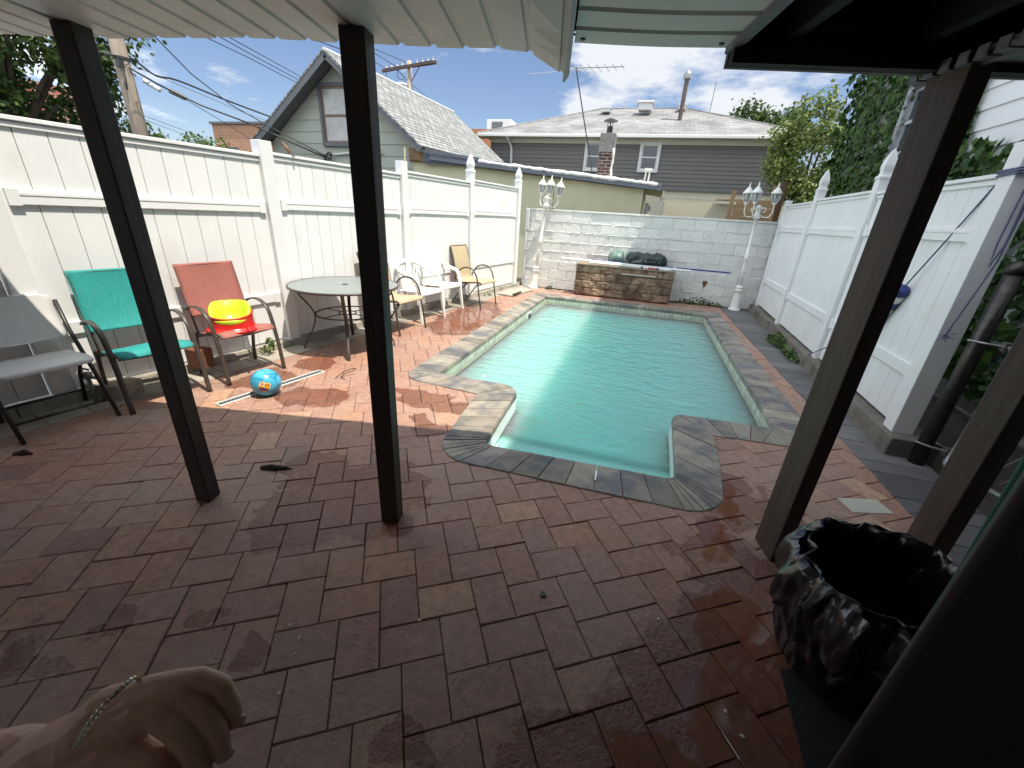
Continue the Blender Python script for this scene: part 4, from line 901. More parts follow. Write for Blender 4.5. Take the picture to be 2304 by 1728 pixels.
# ================================================================== garden lamp posts
def glass_lamp(): return glass_mat('lantern_glass', (.9, .93, .95), .35, .08, (.35, .38, .42))
M_lg = glass_lamp()
def lamp_post(label, loc, lean, rz, angs):
    t = thing('lamp_post', label, 'lamp post', loc, 0, 'white garden lamp posts by the end wall'); t.rotation_euler = (lean[1], lean[0], rz)
    m = MB(); m.lathe([(.0, 0), (.115, 0), (.115, .02), (.10, .035), (.085, .06), (.078, .16), (.068, .28), (.058, .36), (.075, .375), (.078, .39), (.062, .40), (.06, .42), (.072, .435), (.072, .45), (.045, .465), (.04, .48)], n=20); m.build('base', M_lamp, t, smooth=True)
    m = MB(); m.lathe([(.036, .47), (.034, .80), (.032, .96), (.044, .97), (.046, .985), (.034, .995), (.044, 1.005), (.032, 1.02), (.030, 1.4), (.028, 1.66), (.055, 1.665), (.058, 1.70), (.045, 1.71), (.045, 1.82), (.058, 1.83), (.05, 1.86), (.025, 1.885), (.0, 1.895)], n=18); m.build('pole', M_lamp, t, smooth=True)
    for k, a in enumerate(angs):
        ca, sa = math.cos(R_(a)), math.sin(R_(a)); D = lambda r, z: (ca * r, sa * r, z); rr = .225; z0 = 1.93
        m = MB(); m.tube(smooth_path([D(.03, 1.74), D(.10, 1.695), D(.18, 1.70), D(.225, 1.78), D(rr, z0 - .04)], 6), .009, 8)
        m.tube(smooth_path([D(.04, 1.83), D(.09, 1.85), D(.12, 1.80), D(.09, 1.775), D(.075, 1.80)], 5), .007, 8); arm = m.build('arm', M_lamp, t, smooth=True)
        cc = D(rr, z0); n_ = 6
        m = MB(); m.lathe([(.0, -.06), (.014, -.055), (.02, -.03), (.038, -.015), (.042, 0), (.03, .004)], c=cc, n=14)
        prof = [(.04, .0), (.066, .055), (.078, .115), (.076, .15)]
        for q in range(n_):
            th = 2 * math.pi * q / n_; m.tube([Vector(cc) + Vector((r * math.cos(th), r * math.sin(th), z)) for r, z in prof], .0055, 6)
        m.lathe([(.074, .143), (.092, .145), (.094, .156), (.07, .185), (.040, .225), (.018, .25), (.013, .262), (.02, .272), (.011, .285), (.006, .32), (.0, .335)], c=cc, n=18)
        ln = m.build('lantern', M_lamp, t, smooth=True)
        m = MB(); m.lathe([(.034, .004), (.060, .055), (.072, .115), (.070, .146)], c=cc, n=18); m.build('lantern_glass', M_lg, ln, smooth=True)
    return t
lamp_post('leaning white three lantern lamp post in the sunlit left corner', (-2.235, 8.90, 0), (R_(5.2), R_(0)), R_(0), (142, 290, 12))
lamp_post('upright shaded white three lantern lamp post in the right corner', (1.885, 8.86, 0), (R_(-1.4), R_(0)), R_(0), (183, 238, 350))

# ================================================================== rope and float, gate pipes
m = MB(); a = Vector((2.07, 3.62, 1.90)); f1 = Vector((2.035, 4.08, 1.13)); f0 = Vector((2.045, 4.36, .72)); e_ = Vector((2.06, 5.42, .15))
m.tube([a, a.lerp(f1, .5) + Vector((0, 0, -.008)), f1, f0, f0.lerp(e_, .5) + Vector((0, 0, -.01)), e_], .0055, 7)
for k in range(3): 
    zz = 1.885 + .014 * k; m.tube([(2.0, 3.40, zz), (2.17, 3.40, zz + .006), (2.17, 3.56, zz), (2.0, 3.56, zz - .006), (2.0, 3.40, zz)], .0055, 7)
m.tube([(2.06, 3.388, 1.89), (2.05, 3.375, 1.5), (2.065, 3.375, 1.36), (2.09, 3.375, 1.5), (2.085, 3.388, 1.87)], .0055, 7); m.tube([(2.10, 3.388, 1.88), (2.09, 3.37, 1.4), (2.03, 3.36, 1.05), (2.0, 3.35, .92)], .005, 7)
for k in range(26): 
    d = Vector((random.gauss(0, 1), random.gauss(0, .6), random.gauss(-.5, .7))).normalized() * random.uniform(.03, .065); m.tube([(2.0, 3.35, .92), Vector((2.0, 3.35, .92)) + d], .0016, 4)
rope = m.build('rope', mat('blue_grey_rope', (.10, .11, .20), .8, var=.3, ns=60)); tag(rope, 'blue grey rope tied to the fence end post, with a frayed tail', 'rope')
M_navy = mat('navy_foam', (.015, .035, .17), .55, var=.1); M_foamw = mat('white_foam', (.72, .72, .70), .55, var=.05)
bu = thing('pool_float', 'blue and white striped float threaded on the rope along the fence', 'float', tuple(f1)); ax = (f0 - f1); L5 = ax.length; axn = ax.normalized(); q = axn.to_track_quat('Z', 'Y').to_matrix().to_4x4()
for nm, par in (('navy_band', 0), ('white_band', 1)):
    m = MB()
    for k in range(7):
        if k % 2 == par: z0 = L5 * k / 7; z1 = L5 * (k + 1) / 7; r0 = .052; m.lathe([(.012, z0), (r0 - .008, z0 + .001), (r0, z0 + .012), (r0, z1 - .012), (r0 - .008, z1 - .001), (.012, z1)], n=18, M=q)
    m.build(nm, (M_navy, M_foamw)[par], bu, smooth=True)
gp = thing('gate_pipes', 'dark steel gate pipes clamped together beside the fence end post', 'gate', (2.13, 3.26, 0))
m = MB(); m.tube([(0, 0, -.02), (0.0, .0, 1.36)], .045, 18); m.lathe([(.05, 1.34), (.05, 1.37), (.035, 1.40), (0, 1.41)], n=18); m.build('gate_post', mat('dark_pipe', (.055, .05, .045), .35, var=.5, ns=25, metal=.7), gp, smooth=True)
m = MB(); m.tube(smooth_path([(.02, -.30, .12), (.03, -.20, .13), (.06, -.17, .2), (.07, -.17, .5), (.07, -.17, 1.5)], 5), .021, 12); m.tube([(.07, -.17, 1.45), (.5, -1.3, 1.45)], .019, 10); m.tube([(.03, -.30, .12), (.5, -1.3, .12)], .019, 10); m.build('gate_frame', M_steel, gp, smooth=True)
for z in (.17, .92):
    m = MB(); m.tube([(-.06, .0, z), (.0, -.055, z), (.075, -.10, z), (.09, -.17, z), (.03, -.20, z)], .008, 8); m.tube([(.0, .055, z), (.08, .0, z), (.11, -.15, z)], .008, 8); m.box((.08, -.09, z), (.04, .04, .05)); m.build('clamp', M_steel, gp)
m = MB()
for k in range(16):
    for sg in (-1, 1):
        p = Vector((.07, -.20, .15)); d = Vector((.42, -1.05, 0)); a_ = p + d * (k / 14.0) ; 
        z0, z1 = (.15, 1.42); m.tube([a_ + Vector((0, 0, 0)), a_ + d * (sg * .55) + Vector((0, 0, 1.27))], .0016, 4) if 0 <= k / 14 + sg * .55 <= 1.05 else None
m.build('wire_mesh', M_steel, gp)

# ================================================================== bag, mat, dark panel
from mathutils import noise as NZ
tb_ = thing('trash_bag', 'open black plastic trash bag standing by the right porch posts', 'trash bag', (.955, 1.33, 0)); tb_.scale = (.86, .86, .93)
M_bag = mat('black_bin_liner', (.009, .009, .011), .17, var=.1, spec=1.0, bump=.15, bs=30)
def crumple(v):
    d, _ = NZ.voronoi(v); e, _ = NZ.voronoi(v * 2.3 + Vector((4, 1, 8))); g_, _ = NZ.voronoi(v * 4.9 + Vector((1, 7, 3)))
    return (d[1] - d[0]) * 1.05 + .34 * (e[1] - e[0]) + .10 * (g_[1] - g_[0])
def bagmesh(prof, n=170, amp=.03, seed=0.0, tilt=0.0):
    m = MB(); vs = []
    for i, (r, z, w) in enumerate(prof):
        for k in range(n):
            th = 2 * math.pi * k / n; v = Vector((math.cos(th) * 1.7, math.sin(th) * 1.7, z * 1.9 + seed))
            fold = .30 - crumple(v * 1.25) * .75 + .35 * NZ.noise(v * .9)
            rr = r + amp * w * fold; zz = z + w * tilt * math.cos(th - .75) * min(1, z / .3) + w * .030 * NZ.noise(v * 1.1 + Vector((3, 9, 2))) + w * .010 * crumple(v * 1.6)
            vs.append((rr * math.cos(th) * 1.02, rr * math.sin(th) * .92, max(.002, zz)))
    fs = [(i * n + k, i * n + (k + 1) % n, (i + 1) * n + (k + 1) % n, (i + 1) * n + k) for i in range(len(prof) - 1) for k in range(n)]
    return m.add(vs, fs, .5)
def dens(prof, q=4):
    return [tuple(v) for v in smooth_path(prof, q)]
prof = [(.20, .002, .2), (.225, .03, .6), (.235, .10, .9), (.245, .18, 1.1), (.255, .26, 1.2), (.268, .33, 1.2), (.275, .39, 1.2), (.278, .44, 1.2), (.275, .48, 1.1), (.268, .505, 1.0), (.258, .522, .9), (.248, .518, .8), (.24, .49, .8), (.235, .42, .8), (.228, .33, .8), (.215, .22, .7), (.19, .12, .5), (.10, .07, .3), (.01, .06, .1)]
ob = bagmesh(dens(prof), amp=.10, tilt=.034).build('liner', M_bag, tb_, smooth=True)
cuff = [(.268, .512, 1.0), (.288, .495, 1.3), (.302, .45, 1.6), (.308, .40, 1.7), (.306, .35, 1.8), (.302, .31, 1.8)]
bagmesh(dens(cuff), amp=.10, seed=5.5, tilt=.030).build('folded_cuff', M_bag, tb_, smooth=True)
mt_ = MB(); mt_.add([(.74, 1.24, .004), (1.35, 1.55, .004), (1.5, .7, .004), (1.0, .45, .004), (.72, .75, .004)], [(0, 1, 2, 3, 4)]); mo = mt_.build('floor_mat', mat('black_rubber', (.018, .019, .018), .7, var=.3, ns=20), loc=(.74, 1.24, .004))
sm = mo.modifiers.new('s', 'SOLIDIFY'); sm.thickness = .004; sm.offset = 1; tag(mo, 'dark flat mat on the pavers under the trash bag', 'mat')
dp = thing('black_board', 'black upright board with a teal edge close by at bottom right', 'board', (.375, .455, 0))
dv = Vector((.62, -.50, 0)).normalized(); m = MB(); e0 = Vector((0, 0, 0)); m.beam(e0 + dv * .45 + Vector((0, 0, .78)), e0 + dv * .45 + Vector((0, 0, .78001)), .01, .01)
m = MB(); m.box((0, 0, 0), (.9, .045, 1.62), M=Matrix.Translation(dv * .452 + Vector((0, 0, .80))) @ Matrix.Rotation(math.atan2(dv.y, dv.x), 4, 'Z')); m.build('board_face', mat('black_panel', (.006, .0055, .005), .55, var=.2), dp, bevel=.012)
m = MB(); m.tube([(.004, -.001, 1.14), (.003, -.001, 1.22), (.003, -.001, 1.32), (.003, -.001, 1.61)], [.001, .003, .006, .006], 10); m.build('teal_edge', mat('teal_paint', (.012, .11, .09), .7), dp, smooth=True)

# ================================================================== the child's arm and hand reaching in
def hp(u, v, d): return CAM + ROT @ Vector(((u - PW / 2) * d / F_PX, -(v - PH / 2) * d / F_PX, -d))
def capsule_chain(m, pts, n=14):
    P = [Vector(p[0]) for p in pts]; Rr = [p[1] for p in pts]
    for i in range(len(P) - 1):
        a, b, ra, rb = P[i], P[i + 1], Rr[i], Rr[i + 1]; d = b - a; L_ = d.length
        q = d.to_track_quat('Z', 'Y').to_matrix().to_4x4(); prof = [(ra * math.sin(math.pi / 2 * k / 5), -ra * math.cos(math.pi / 2 * k / 5)) for k in range(6)] + [(ra + (rb - ra) * k / 4, L_ * k / 4) for k in range(1, 4)] + [(rb * math.cos(math.pi / 2 * k / 5), L_ + rb * math.sin(math.pi / 2 * k / 5)) for k in range(6)]
        m.lathe([(max(r, 1e-5), z) for r, z in prof], n=n, M=Matrix.Translation(a) @ q)
hm = MB()
capsule_chain(hm, [(hp(-420, 1890, .275), .030), (hp(-120, 1785, .25), .028), (hp(25, 1742, .236), .0235)])
capsule_chain(hm, [(hp(60, 1738, .234), .0185), (hp(100, 1722, .231), .0180), (hp(150, 1685, .228), .0175)])
capsule_chain(hm, [(hp(140, 1690, .229), .0175), (hp(200, 1660, .227), .0172), (hp(250, 1612, .226), .0150)])
capsule_chain(hm, [(hp(150, 1715, .229), .0180), (hp(230, 1690, .226), .0165), (hp(270, 1660, .225), .0150)])
for bones in (   # back of the hand into each finger: knuckle, two joints, tip
        [(250, 1606, .226, .0146), (335, 1562, .227, .0096), (398, 1538, .227, .0072), (452, 1524, .228, .0059), (498, 1541, .231, .0057), (522, 1582, .236, .0052), (530, 1612, .240, .0046), (527, 1626, .242, .0040)],
        [(230, 1634, .225, .0158), (305, 1594, .224, .0114), (360, 1568, .224, .0086), (408, 1556, .224, .0070), (452, 1594, .225, .0066), (486, 1640, .229, .0060), (501, 1682, .235, .0053), (500, 1700, .239, .0045)],
        [(205, 1668, .224, .0162), (268, 1632, .222, .0124), (316, 1610, .2205, .0100), (354, 1605, .2195, .0084), (398, 1638, .2185, .0079), (432, 1682, .222, .0072), (450, 1727, .229, .0062), (449, 1750, .235, .0052)],
        [(180, 1710, .225, .0168), (226, 1692, .2215, .0142), (260, 1686, .2185, .0118), (290, 1692, .2165, .0104), (338, 1718, .2135, .0097), (370, 1765, .2155, .0088), (380, 1815, .224, .0074), (372, 1845, .231, .0060)]):
    capsule_chain(hm, [(hp(u, v, d), r * (1 if i < 3 else .91)) for i, (u, v, d, r) in enumerate(bones)])
capsule_chain(hm, [(hp(215, 1745, .218), .0125), (hp(262, 1800, .212), .0098), (hp(310, 1850, .212), .0085), (hp(345, 1868, .215), .0062)])
M_skin = mat('skin', (.74, .45, .36), .5, var=.12, ns=45, bump=.12, bs=320); M_skin.node_tree.nodes['Principled BSDF'].inputs['Subsurface Weight'].default_value = .12; M_skin.node_tree.nodes['Principled BSDF'].inputs['Subsurface Radius'].default_value = (.012, .004, .002)
hpos = hp(120, 1700, .23)
pe = hm.build('person', M_skin, smooth=True, loc=hpos)
rm = pe.modifiers.new('remesh', 'REMESH'); rm.mode = 'VOXEL'; rm.voxel_size = .00065; rm.use_smooth_shade = True
sm = pe.modifiers.new('smooth', 'SMOOTH'); sm.factor = .5; sm.iterations = 2
tag(pe, 'chubby bare hand with curled fingers and a thin bracelet reaching in from bottom left', 'person')
m = MB(); bl_ = [hp(172, 1680, .2035), hp(190, 1645, .2035), hp(218, 1605, .2045), hp(252, 1568, .208), hp(282, 1540, .2145), hp(304, 1524, .222), hp(322, 1530, .232)]
pth = smooth_path(bl_, 6)
for i in range(len(pth) - 1): m.tube([pth[i], pth[i].lerp(pth[i + 1], .75)], .0011 if i % 2 else .0014, 6)
bro = m.build('bracelet', mat('silver_bracelet', (.72, .66, .58), .25, var=.1, metal=.9), loc=hpos); bro.parent = pe; bro.location = (0, 0, 0)
for k, (u, v, d) in enumerate(((543, 1622, .2385), (517, 1696, .2370))):
    m = MB(); m.lathe([(.0, .0012), (.0022, .0009), (.0034, 0), (.003, -.001)], n=12, M=Matrix.Translation(hp(u, v, d) - hpos) @ (ROT @ Vector((.85, -.35, .35))).to_track_quat('Z', 'Y').to_matrix().to_4x4() @ Matrix.Scale(1.25, 4, (0, 1, 0)))
    m.build('fingernail', mat('nail', (.62, .42, .35), .25), pe, smooth=True)
# ================================================================== neighbours
random.seed(21)
M_sage = mat('sage_shingle', (.38, .41, .345), .75, var=.06, ns=2.5, attr=.05)
M_greytrim = mat('grey_trim', (.11, .12, .13), .6, var=.12, ns=4)
M_shingle = brick_mat('grey_roof_shingle', (.30, .31, .30), (.18, .185, .18), (.08, .08, .08), .32, .14, .02, .9, .5, noise=.25, ns=4)
M_shingle2 = brick_mat('pale_roof_shingle', (.25, .245, .24), (.175, .17, .17), (.13, .13, .13), .35, .14, .012, .9, .4, noise=.4, ns=.9)
M_stucco = mat('cream_stucco', (.56, .54, .37), .85, var=.10, ns=1.2, bump=.15, bs=30)
M_siding = mat('grey_vinyl_siding', (.122, .117, .109), .5, var=.05, ns=1.0, attr=.05)
M_wsiding = mat('white_vinyl_siding', (.74, .75, .76), .5, var=.03, ns=1.0)
M_wtrim = mat('white_trim', (.60, .60, .59), .5, var=.05, ns=3)
M_gl = mat('window_dark', (.02, .025, .03), .08, var=0, spec=.9)
M_cream = mat('cream_siding', (.52, .49, .37), .7, var=.06, ns=1)
M_roofw = mat('white_roof_coating', (.82, .82, .80), .5, var=.1, ns=5)
def lap(m, p0, p1, z0, z1, step, out, n, clip=None):
    """lapped boards on a wall from p0 to p1; clip(z) narrows a row to (f0, f1)"""
    p0 = Vector((*p0, 0)); p1 = Vector((*p1, 0)); n = Vector((*n, 0)); z = z0
    while z < z1 - 1e-4:
        zt = min(z1, z + step); f0, f1 = clip((z + zt) / 2) if clip else (0, 1); fb = clip(z) if clip else (0, 1); ft_ = clip(zt) if clip else (0, 1)
        if f1 > f0:
            a0, b0 = p0.lerp(p1, fb[0]), p0.lerp(p1, fb[1]); a1, b1 = p0.lerp(p1, ft_[0]), p0.lerp(p1, ft_[1]); Z = lambda v, zz, o: v + n * o + Vector((0, 0, zz)); v = random.random()
            m.add([Z(a0, z, out), Z(b0, z, out), Z(b1, zt, .002), Z(a1, zt, .002), Z(a0, z, 0), Z(b0, z, 0)], [(0, 1, 2, 3), (4, 5, 1, 0)], v)
        z = zt
def window(parent, c, w, h, axis, n, mats=(None, None), sash=True, name='window', depth=.05):
    """c: centre; axis along the wall; n outwards"""
    ax = Vector(axis).normalized(); n = Vector(n).normalized(); c = Vector(c); up = Vector((0, 0, 1)); rz = math.atan2(ax.y, ax.x)
    m = MB(); f = .085
    for s_ in (-1, 1): m.box(c + ax * s_ * (w / 2 + f / 2) + n * .03, (f, depth + .03, h + 2 * f + .004), rz=rz)
    m.box(c + up * (h / 2 + f / 2) + n * .028, (w, depth + .02, f), rz=rz); m.box(c - up * (h / 2 + f / 2) + n * .04, (w, depth + .05, f), rz=rz)
    o = m.build(name, mats[0], parent, bevel=.006)
    m = MB(); m.box(c + n * .012, (w, .012, h), rz=rz); m.build('pane', mats[1], o)
    if sash:
        m = MB(); m.box(c + n * .03, (w, .03, .045), rz=rz)
        for s_ in (-1, 1): m.box(c + ax * s_ * (w / 2 - .02) + n * .026, (.04, .025, h), rz=rz)
        m.box(c + up * (h / 2 - .02) + n * .027, (w - .08, .025, .04), rz=rz); m.box(c - up * (h / 2 - .025) + n * .027, (w - .08, .025, .05), rz=rz); m.build('sash', mats[2] if len(mats) > 2 else mats[0], o)
    return o

# ---------------- sage gable house, left
GX, GZ, GE, GY0, GY1 = -8.08, 4.86, 2.90, 10.0, 17.2; xl, xr = -10.78, -5.58
gh = thing('gable_house', 'sage green gable house with a grey shingle roof behind the left fence', 'house', (GX, 10.5, 0))
O_ = Vector((GX, 10.5, 0)); G = lambda x, y, z: Vector((x, y, z)) - O_
rf = MB()
for (xa, sgn) in ((xl, -1), (xr, 1)):
    a = G(xa, GY0, GE); b = G(xa, GY1, GE + .25); c = G(GX, GY1, GZ + .2); d = G(GX, GY0, GZ)
    rf.quad(a, b, c, d)
r_o = rf.build('roof', M_shingle, gh, recalc=False)
sm = r_o.modifiers.new('s', 'SOLIDIFY'); sm.thickness = .035
m = MB(); m.tube([G(GX, GY0 - .01, GZ + .01), G(GX, GY1, GZ + .21)], .04, 8); m.build('ridge', M_wtrim, r_o)
m = MB()
for xa in (xl, xr): 
    m.beam(G(xa, GY0 + .03, GE - .09), G(GX, GY0 + .03, GZ - .09), .04, .15, up=(0, 0, 1))
m.build('rake_board', M_greytrim, gh)
m = MB()
for xa in (xl, xr): m.add([G(xa, GY0 + .05, GE - .13), G(xa, GY0 + .48, GE - .10), G(GX, GY0 + .48, GZ - .12), G(GX, GY0 + .05, GZ - .15)], [(0, 1, 2, 3)])
m.build('rake_soffit', M_greytrim, gh)
WL, WR = xl + .28, xr - .22
def gclip(z):
    if z < 2.95: return (0, 1)
    f = max(0, (GZ - .1 - z) / (GZ - .1 - 2.95)); return (.5 - .5 * f, .5 + .5 * f)
m = MB(); lap(m, (WL, 10.45), (WR, 10.45), 0, GZ - .12, .27, .022, (0, -1), gclip)
m.add([(WR, 10.45, 0), (WR, 17, 0), (WR, 17, 3.0), (WR, 10.45, 3.0)], [(0, 1, 2, 3)]); m.add([(WL, 10.45, 0), (WL, 17, 0), (WL, 17, 3.0), (WL, 10.45, 3.0)], [(3, 2, 1, 0)])
m.v = [tuple(Vector(v) - O_) for v in m.v]; m.build('wall', M_sage, gh)
window(gh, G(-8.22, 10.44, 3.60), .82, 1.25, (1, 0, 0), (0, -1, 0), (M_greytrim, mat('curtained_pane', (.42, .42, .40), .2, var=.25, ns=5), mat('old_sash', (.20, .13, .09), .7, var=.3)))
m = MB(); m.tube([G(-8.42, 10.38, 2.70), G(-7.9, 10.38, 2.74), G(-6.9, 10.38, 2.76)], .028, 8); m.build('conduit', M_wtrim, gh)
m = MB()
for k in range(9): 
    a = random.uniform(0, 6.28); p0 = G(-8.45, 10.36, 2.70); m.tube(smooth_path([p0, p0 + Vector((random.uniform(-.15, .02), -.05, random.uniform(-.2, .05))), p0 + Vector((random.uniform(-.28, -.1), -.04, random.uniform(-.28, -.05))), p0 + Vector((-.22 + random.uniform(-.05, .05), -.02, -.16))], 5), .011, 6)
m.build('service_cables', M_black, gh, smooth=True)
m = MB(); m.box(G(-5.85, 10.30, 2.72), (.34, .16, .30)); m.build('eave_box', mat('bare_wood', (.24, .15, .08), .8, var=.4, ns=8), gh)

# ---------------- cream garage with a sloping roof edge
ga = thing('garage', 'cream stucco garage with a white topped roof edge sloping down to the right', 'garage', (-3, 10.6, 0)); O2 = Vector((-3, 10.6, 0)); Q = lambda x, y, z: Vector((x, y, z)) - O2
yf = 10.3; topz = lambda x: 2.64 + (x + 6) * (2.17 - 2.64) / 6.0
m = MB(); m.add([Q(-5.95, yf, -.02), Q(-.22, yf, -.02), Q(-.22, yf, topz(-.22)), Q(-5.95, yf, topz(-5.95)), Q(-5.95, 15, -.02), Q(-.22, 15, -.02), Q(-.22, 15, 2.2), Q(-5.95, 15, 2.6)],
    [(0, 1, 2, 3), (1, 5, 6, 2), (0, 3, 7, 4), (5, 4, 7, 6)]); m.build('wall', M_stucco, ga)
m = MB(); m.box(Q(-2.25, yf - .004, 1.1), (.012, .012, 2.2)); m.box(Q(-3.9, yf - .004, 1.1), (.012, .012, 2.2)); m.build('wall_joint', mat('joint_line', (.25, .24, .17), .9), ga)
m = MB()
tp = [(-6.1, 2.72), (-5.4, 2.64), (-4.1, 2.52), (.12, 2.16)]; hh = [(.03), (.16), (.17), (.13)]
for (xa, za), (xb, zb) in zip(tp[1:], tp[2:]): m.beam(Q(xa, yf - .16, za + .05), Q(xb, yf - .16, zb + .05), .03, .15)
m.build('fascia', mat('slate_fascia', (.14, .165, .20), .55, var=.12, ns=3), ga)
m = MB(); m.add([Q(-6, yf - .15, 2.62), Q(.12, yf - .15, 2.115), Q(.12, yf + .05, 2.13), Q(-6, yf + .05, 2.64)], [(0, 1, 2, 3)]); m.build('eave_soffit', M_stucco, ga)
m = MB(); m.add([Q(-5.5, yf - .2, 2.72), Q(.1, yf - .2, 2.235), Q(.1, 15, 2.30), Q(-5.5, 15, 2.85)], [(0, 1, 2, 3)]); rr_ = m.build('roof', M_roofw, ga)
m = MB(); x = -4.1
pts = []
while x < .08: pts.append(Q(x, yf - .17 + random.uniform(-.01, .01), 2.60 + (x + 4.1) * (2.245 - 2.60) / 4.2 + random.uniform(-.006, .01))); x += .09
m.tube(pts, [.035 + random.uniform(-.01, .012) for _ in pts], 7); m.build('white_edge', M_roofw, rr_, smooth=True)
m = MB()
for k in range(9): m.box(Q(-5.0 + .12 * k + random.uniform(-.04, .04), yf - .12, 2.70 - .010 * k), (.10, .08, .03), rz=random.random())
m.build('loose_brick', mat('loose_brick', (.22, .10, .08), .9, var=.3, ns=9), rr_)
m = MB(); m.add([Q(-5.6, yf - .12, 2.80), Q(-4.2, yf - .12, 2.60), Q(-4.2, yf - .12, 2.48), Q(-5.6, yf - .12, 2.52)], [(0, 1, 2, 3)]); m.beam(Q(-5.6, yf - .17, 2.80), Q(-4.1, yf - .17, 2.645), .06, .07); m.build('upper_fascia', mat('slate_fascia_dark', (.10, .115, .14), .6, var=.2, ns=4), ga)
m = MB(); m.add([Q(-.2, yf - .18, 2.17), Q(.22, yf - .18, 2.12), Q(.22, yf + 2.2, 2.12), Q(-.2, yf + 2.2, 2.17)], [(0, 1, 2, 3)]); m.box(Q(.2, yf + .6, 2.06), (.03, 1.6, .14)); m.build('side_eave', M_stucco, ga)
m = MB(); m.tube(smooth_path([Q(.18, yf - .1, 2.1), Q(.18, yf - .1, 1.8), Q(.10, yf - .1, 1.6)], 4), .010, 6); m.lathe([(.0, 0), (.06, 0), (.06, .03), (0, .035)], M=Matrix.Translation(Q(-.07, yf + .5, 1.78)) @ Matrix.Rotation(R_(60), 4, 'X'), n=14); m.tube([Q(-.12, yf + .4, 1.3), Q(-.10, yf + .4, 1.9)], .04, 8); m.build('meter_pipe', M_wtrim, ga)
m = MB(); m.tube([Q(-6.05, yf - .3, 1.6), Q(-6.0, yf - .3, 2.85)], .022, 6); m.build('corner_pipe', M_stucco, ga)

# ---------------- brick chimney with cap, and antenna strapped to it
ch = thing('chimney', 'sooty red brick chimney with patched mortar and a rain cap', 'chimney', (-1.36, 11.6, 0)); M_brk = brick_mat('sooty_brick', (.085, .033, .026), (.03, .018, .016), (.20, .185, .17), .20, .072, .010, .9, .6, noise=.55, ns=5)
cx, cy, cw = -1.28, 11.6, .33; Cc = lambda x, y, z: Vector((x + cx + 1.36, y, z))
m = MB(); m.box(Cc(0, 0, 2.5), (cw, .36, 1.2)); m.build('stack', M_brk, ch)
m = MB(); m.box(Cc(0, 0, 3.22), (cw + .04, .4, .40)); m.build('rendered_top', mat('chimney_render', (.15, .145, .14), .85, var=.35, ns=9, bump=.6, bs=18), ch, bevel=.015)
m = MB(); m.tube([Cc(.185 + random.uniform(-.012, .012), -.19, 1.9 + .1 * k) for k in range(13)], [random.uniform(.02, .035) for k in range(13)], 7); m.build('mortar_smear', mat('pale_mortar', (.52, .49, .46), .9, var=.2, ns=10), ch, smooth=True)
m = MB(); m.lathe([(.07, 3.40), (.07, 3.58), (.055, 3.58)], c=Cc(0, 0, 0), n=14)
for a in range(4): m.tube([Cc(.06 * math.cos(a * 1.57), .06 * math.sin(a * 1.57), 3.56), Cc(.06 * math.cos(a * 1.57), .06 * math.sin(a * 1.57), 3.70)], .008, 5)
m.lathe([(.17, 3.685), (.165, 3.70), (.06, 3.745), (0, 3.75)], c=Cc(0, 0, 0), n=18); m.build('rain_cap', M_black, ch, smooth=False)
ab = Vector((-1.50, 11.45, 2.35)); at_top = at(1296, 152, 11.4)
an = thing('tv_antenna', 'tall rooftop television antenna on a thin mast by the chimney', 'antenna', tuple(ab)); m = MB(); m.tube([(0, 0, 0), tuple(at_top - ab)], .014, 8); m.build('mast', M_black, an)
m = MB(); T = at_top - ab; e0 = at(1262, 160, 11.2) - ab; e1 = at(1404, 150, 11.0) - ab; m.tube([e0, T + Vector((0, 0, -.01)), e1], .011, 6)
dv = (e1 - e0).normalized(); sd_ = dv.cross(Vector((0, 0, 1)))
for k in range(9): 
    f = k / 8; L5 = .75 - .5 * f; p = e0.lerp(e1, .02 + .96 * f); m.tube([p - sd_ * L5 * .7, p + sd_ * L5 * .7], .005, 5)
m.tube([e0 + Vector((-.75, -.1, -.06)), e0 + Vector((.6, .1, .05))], .005, 5); m.tube([T + Vector((.1, 0, 0)), T + Vector((.6, .2, .12))], .004, 5); m.build('boom', M_steel, an)

# ---------------- grey two storey house
gy = thing('grey_house', 'wide grey sided two storey house with a pale hipped roof', 'house', (-1.3, 18.4, 0)); O3 = Vector((-1.3, 18.4, 0)); K = lambda x, y, z: Vector((x, y, z)) - O3
X0, X1, Y0, Y1 = -6.9, 4.62, 18.4, 27
m = MB(); lap(m, (X0, Y0), (X1, Y0), 2.70, 4.22, .14, .024, (0, -1)); lap(m, (X1, Y0), (X1, Y1), 2.70, 4.3, .14, .024, (1, 0)); m.v = [tuple(Vector(v) - O3) for v in m.v]; m.build('upper_siding', M_siding, gy)
m = MB(); lap(m, (X0, Y0 + .02), (X1, Y0 + .02), 0, 2.68, .16, .012, (0, -1)); lap(m, (X1 - .02, Y0), (X1 - .02, Y1), 0, 2.68, .16, .012, (1, 0)); m.v = [tuple(Vector(v) - O3) for v in m.v]; m.build('lower_wall', M_cream, gy)
m = MB(); m.box(K((X0 + X1) / 2, Y0 - .03, 2.69), (X1 - X0, .06, .05)); m.build('belt_trim', M_greytrim, gy)
E0, E1, EY0, EY1, EZ, RZ = -7.35, 5.08, 17.95, 27.4, 4.47, 6.25
m = MB(); a, b, c, d = K(E0, EY0, EZ), K(E1, EY0, EZ), K(E1, EY1, EZ), K(E0, EY1, EZ); r1, r2 = K(-3.0, 22.6, RZ), K(.7, 22.6, RZ)
m.add([a, b, r2, r1], [(0, 1, 2, 3)]); m.add([b, c, r2], [(0, 1, 2)]); m.add([c, d, r1, r2], [(0, 1, 2, 3)]); m.add([d, a, r1], [(0, 1, 2)]); hr = m.build('roof', M_shingle2, gy)
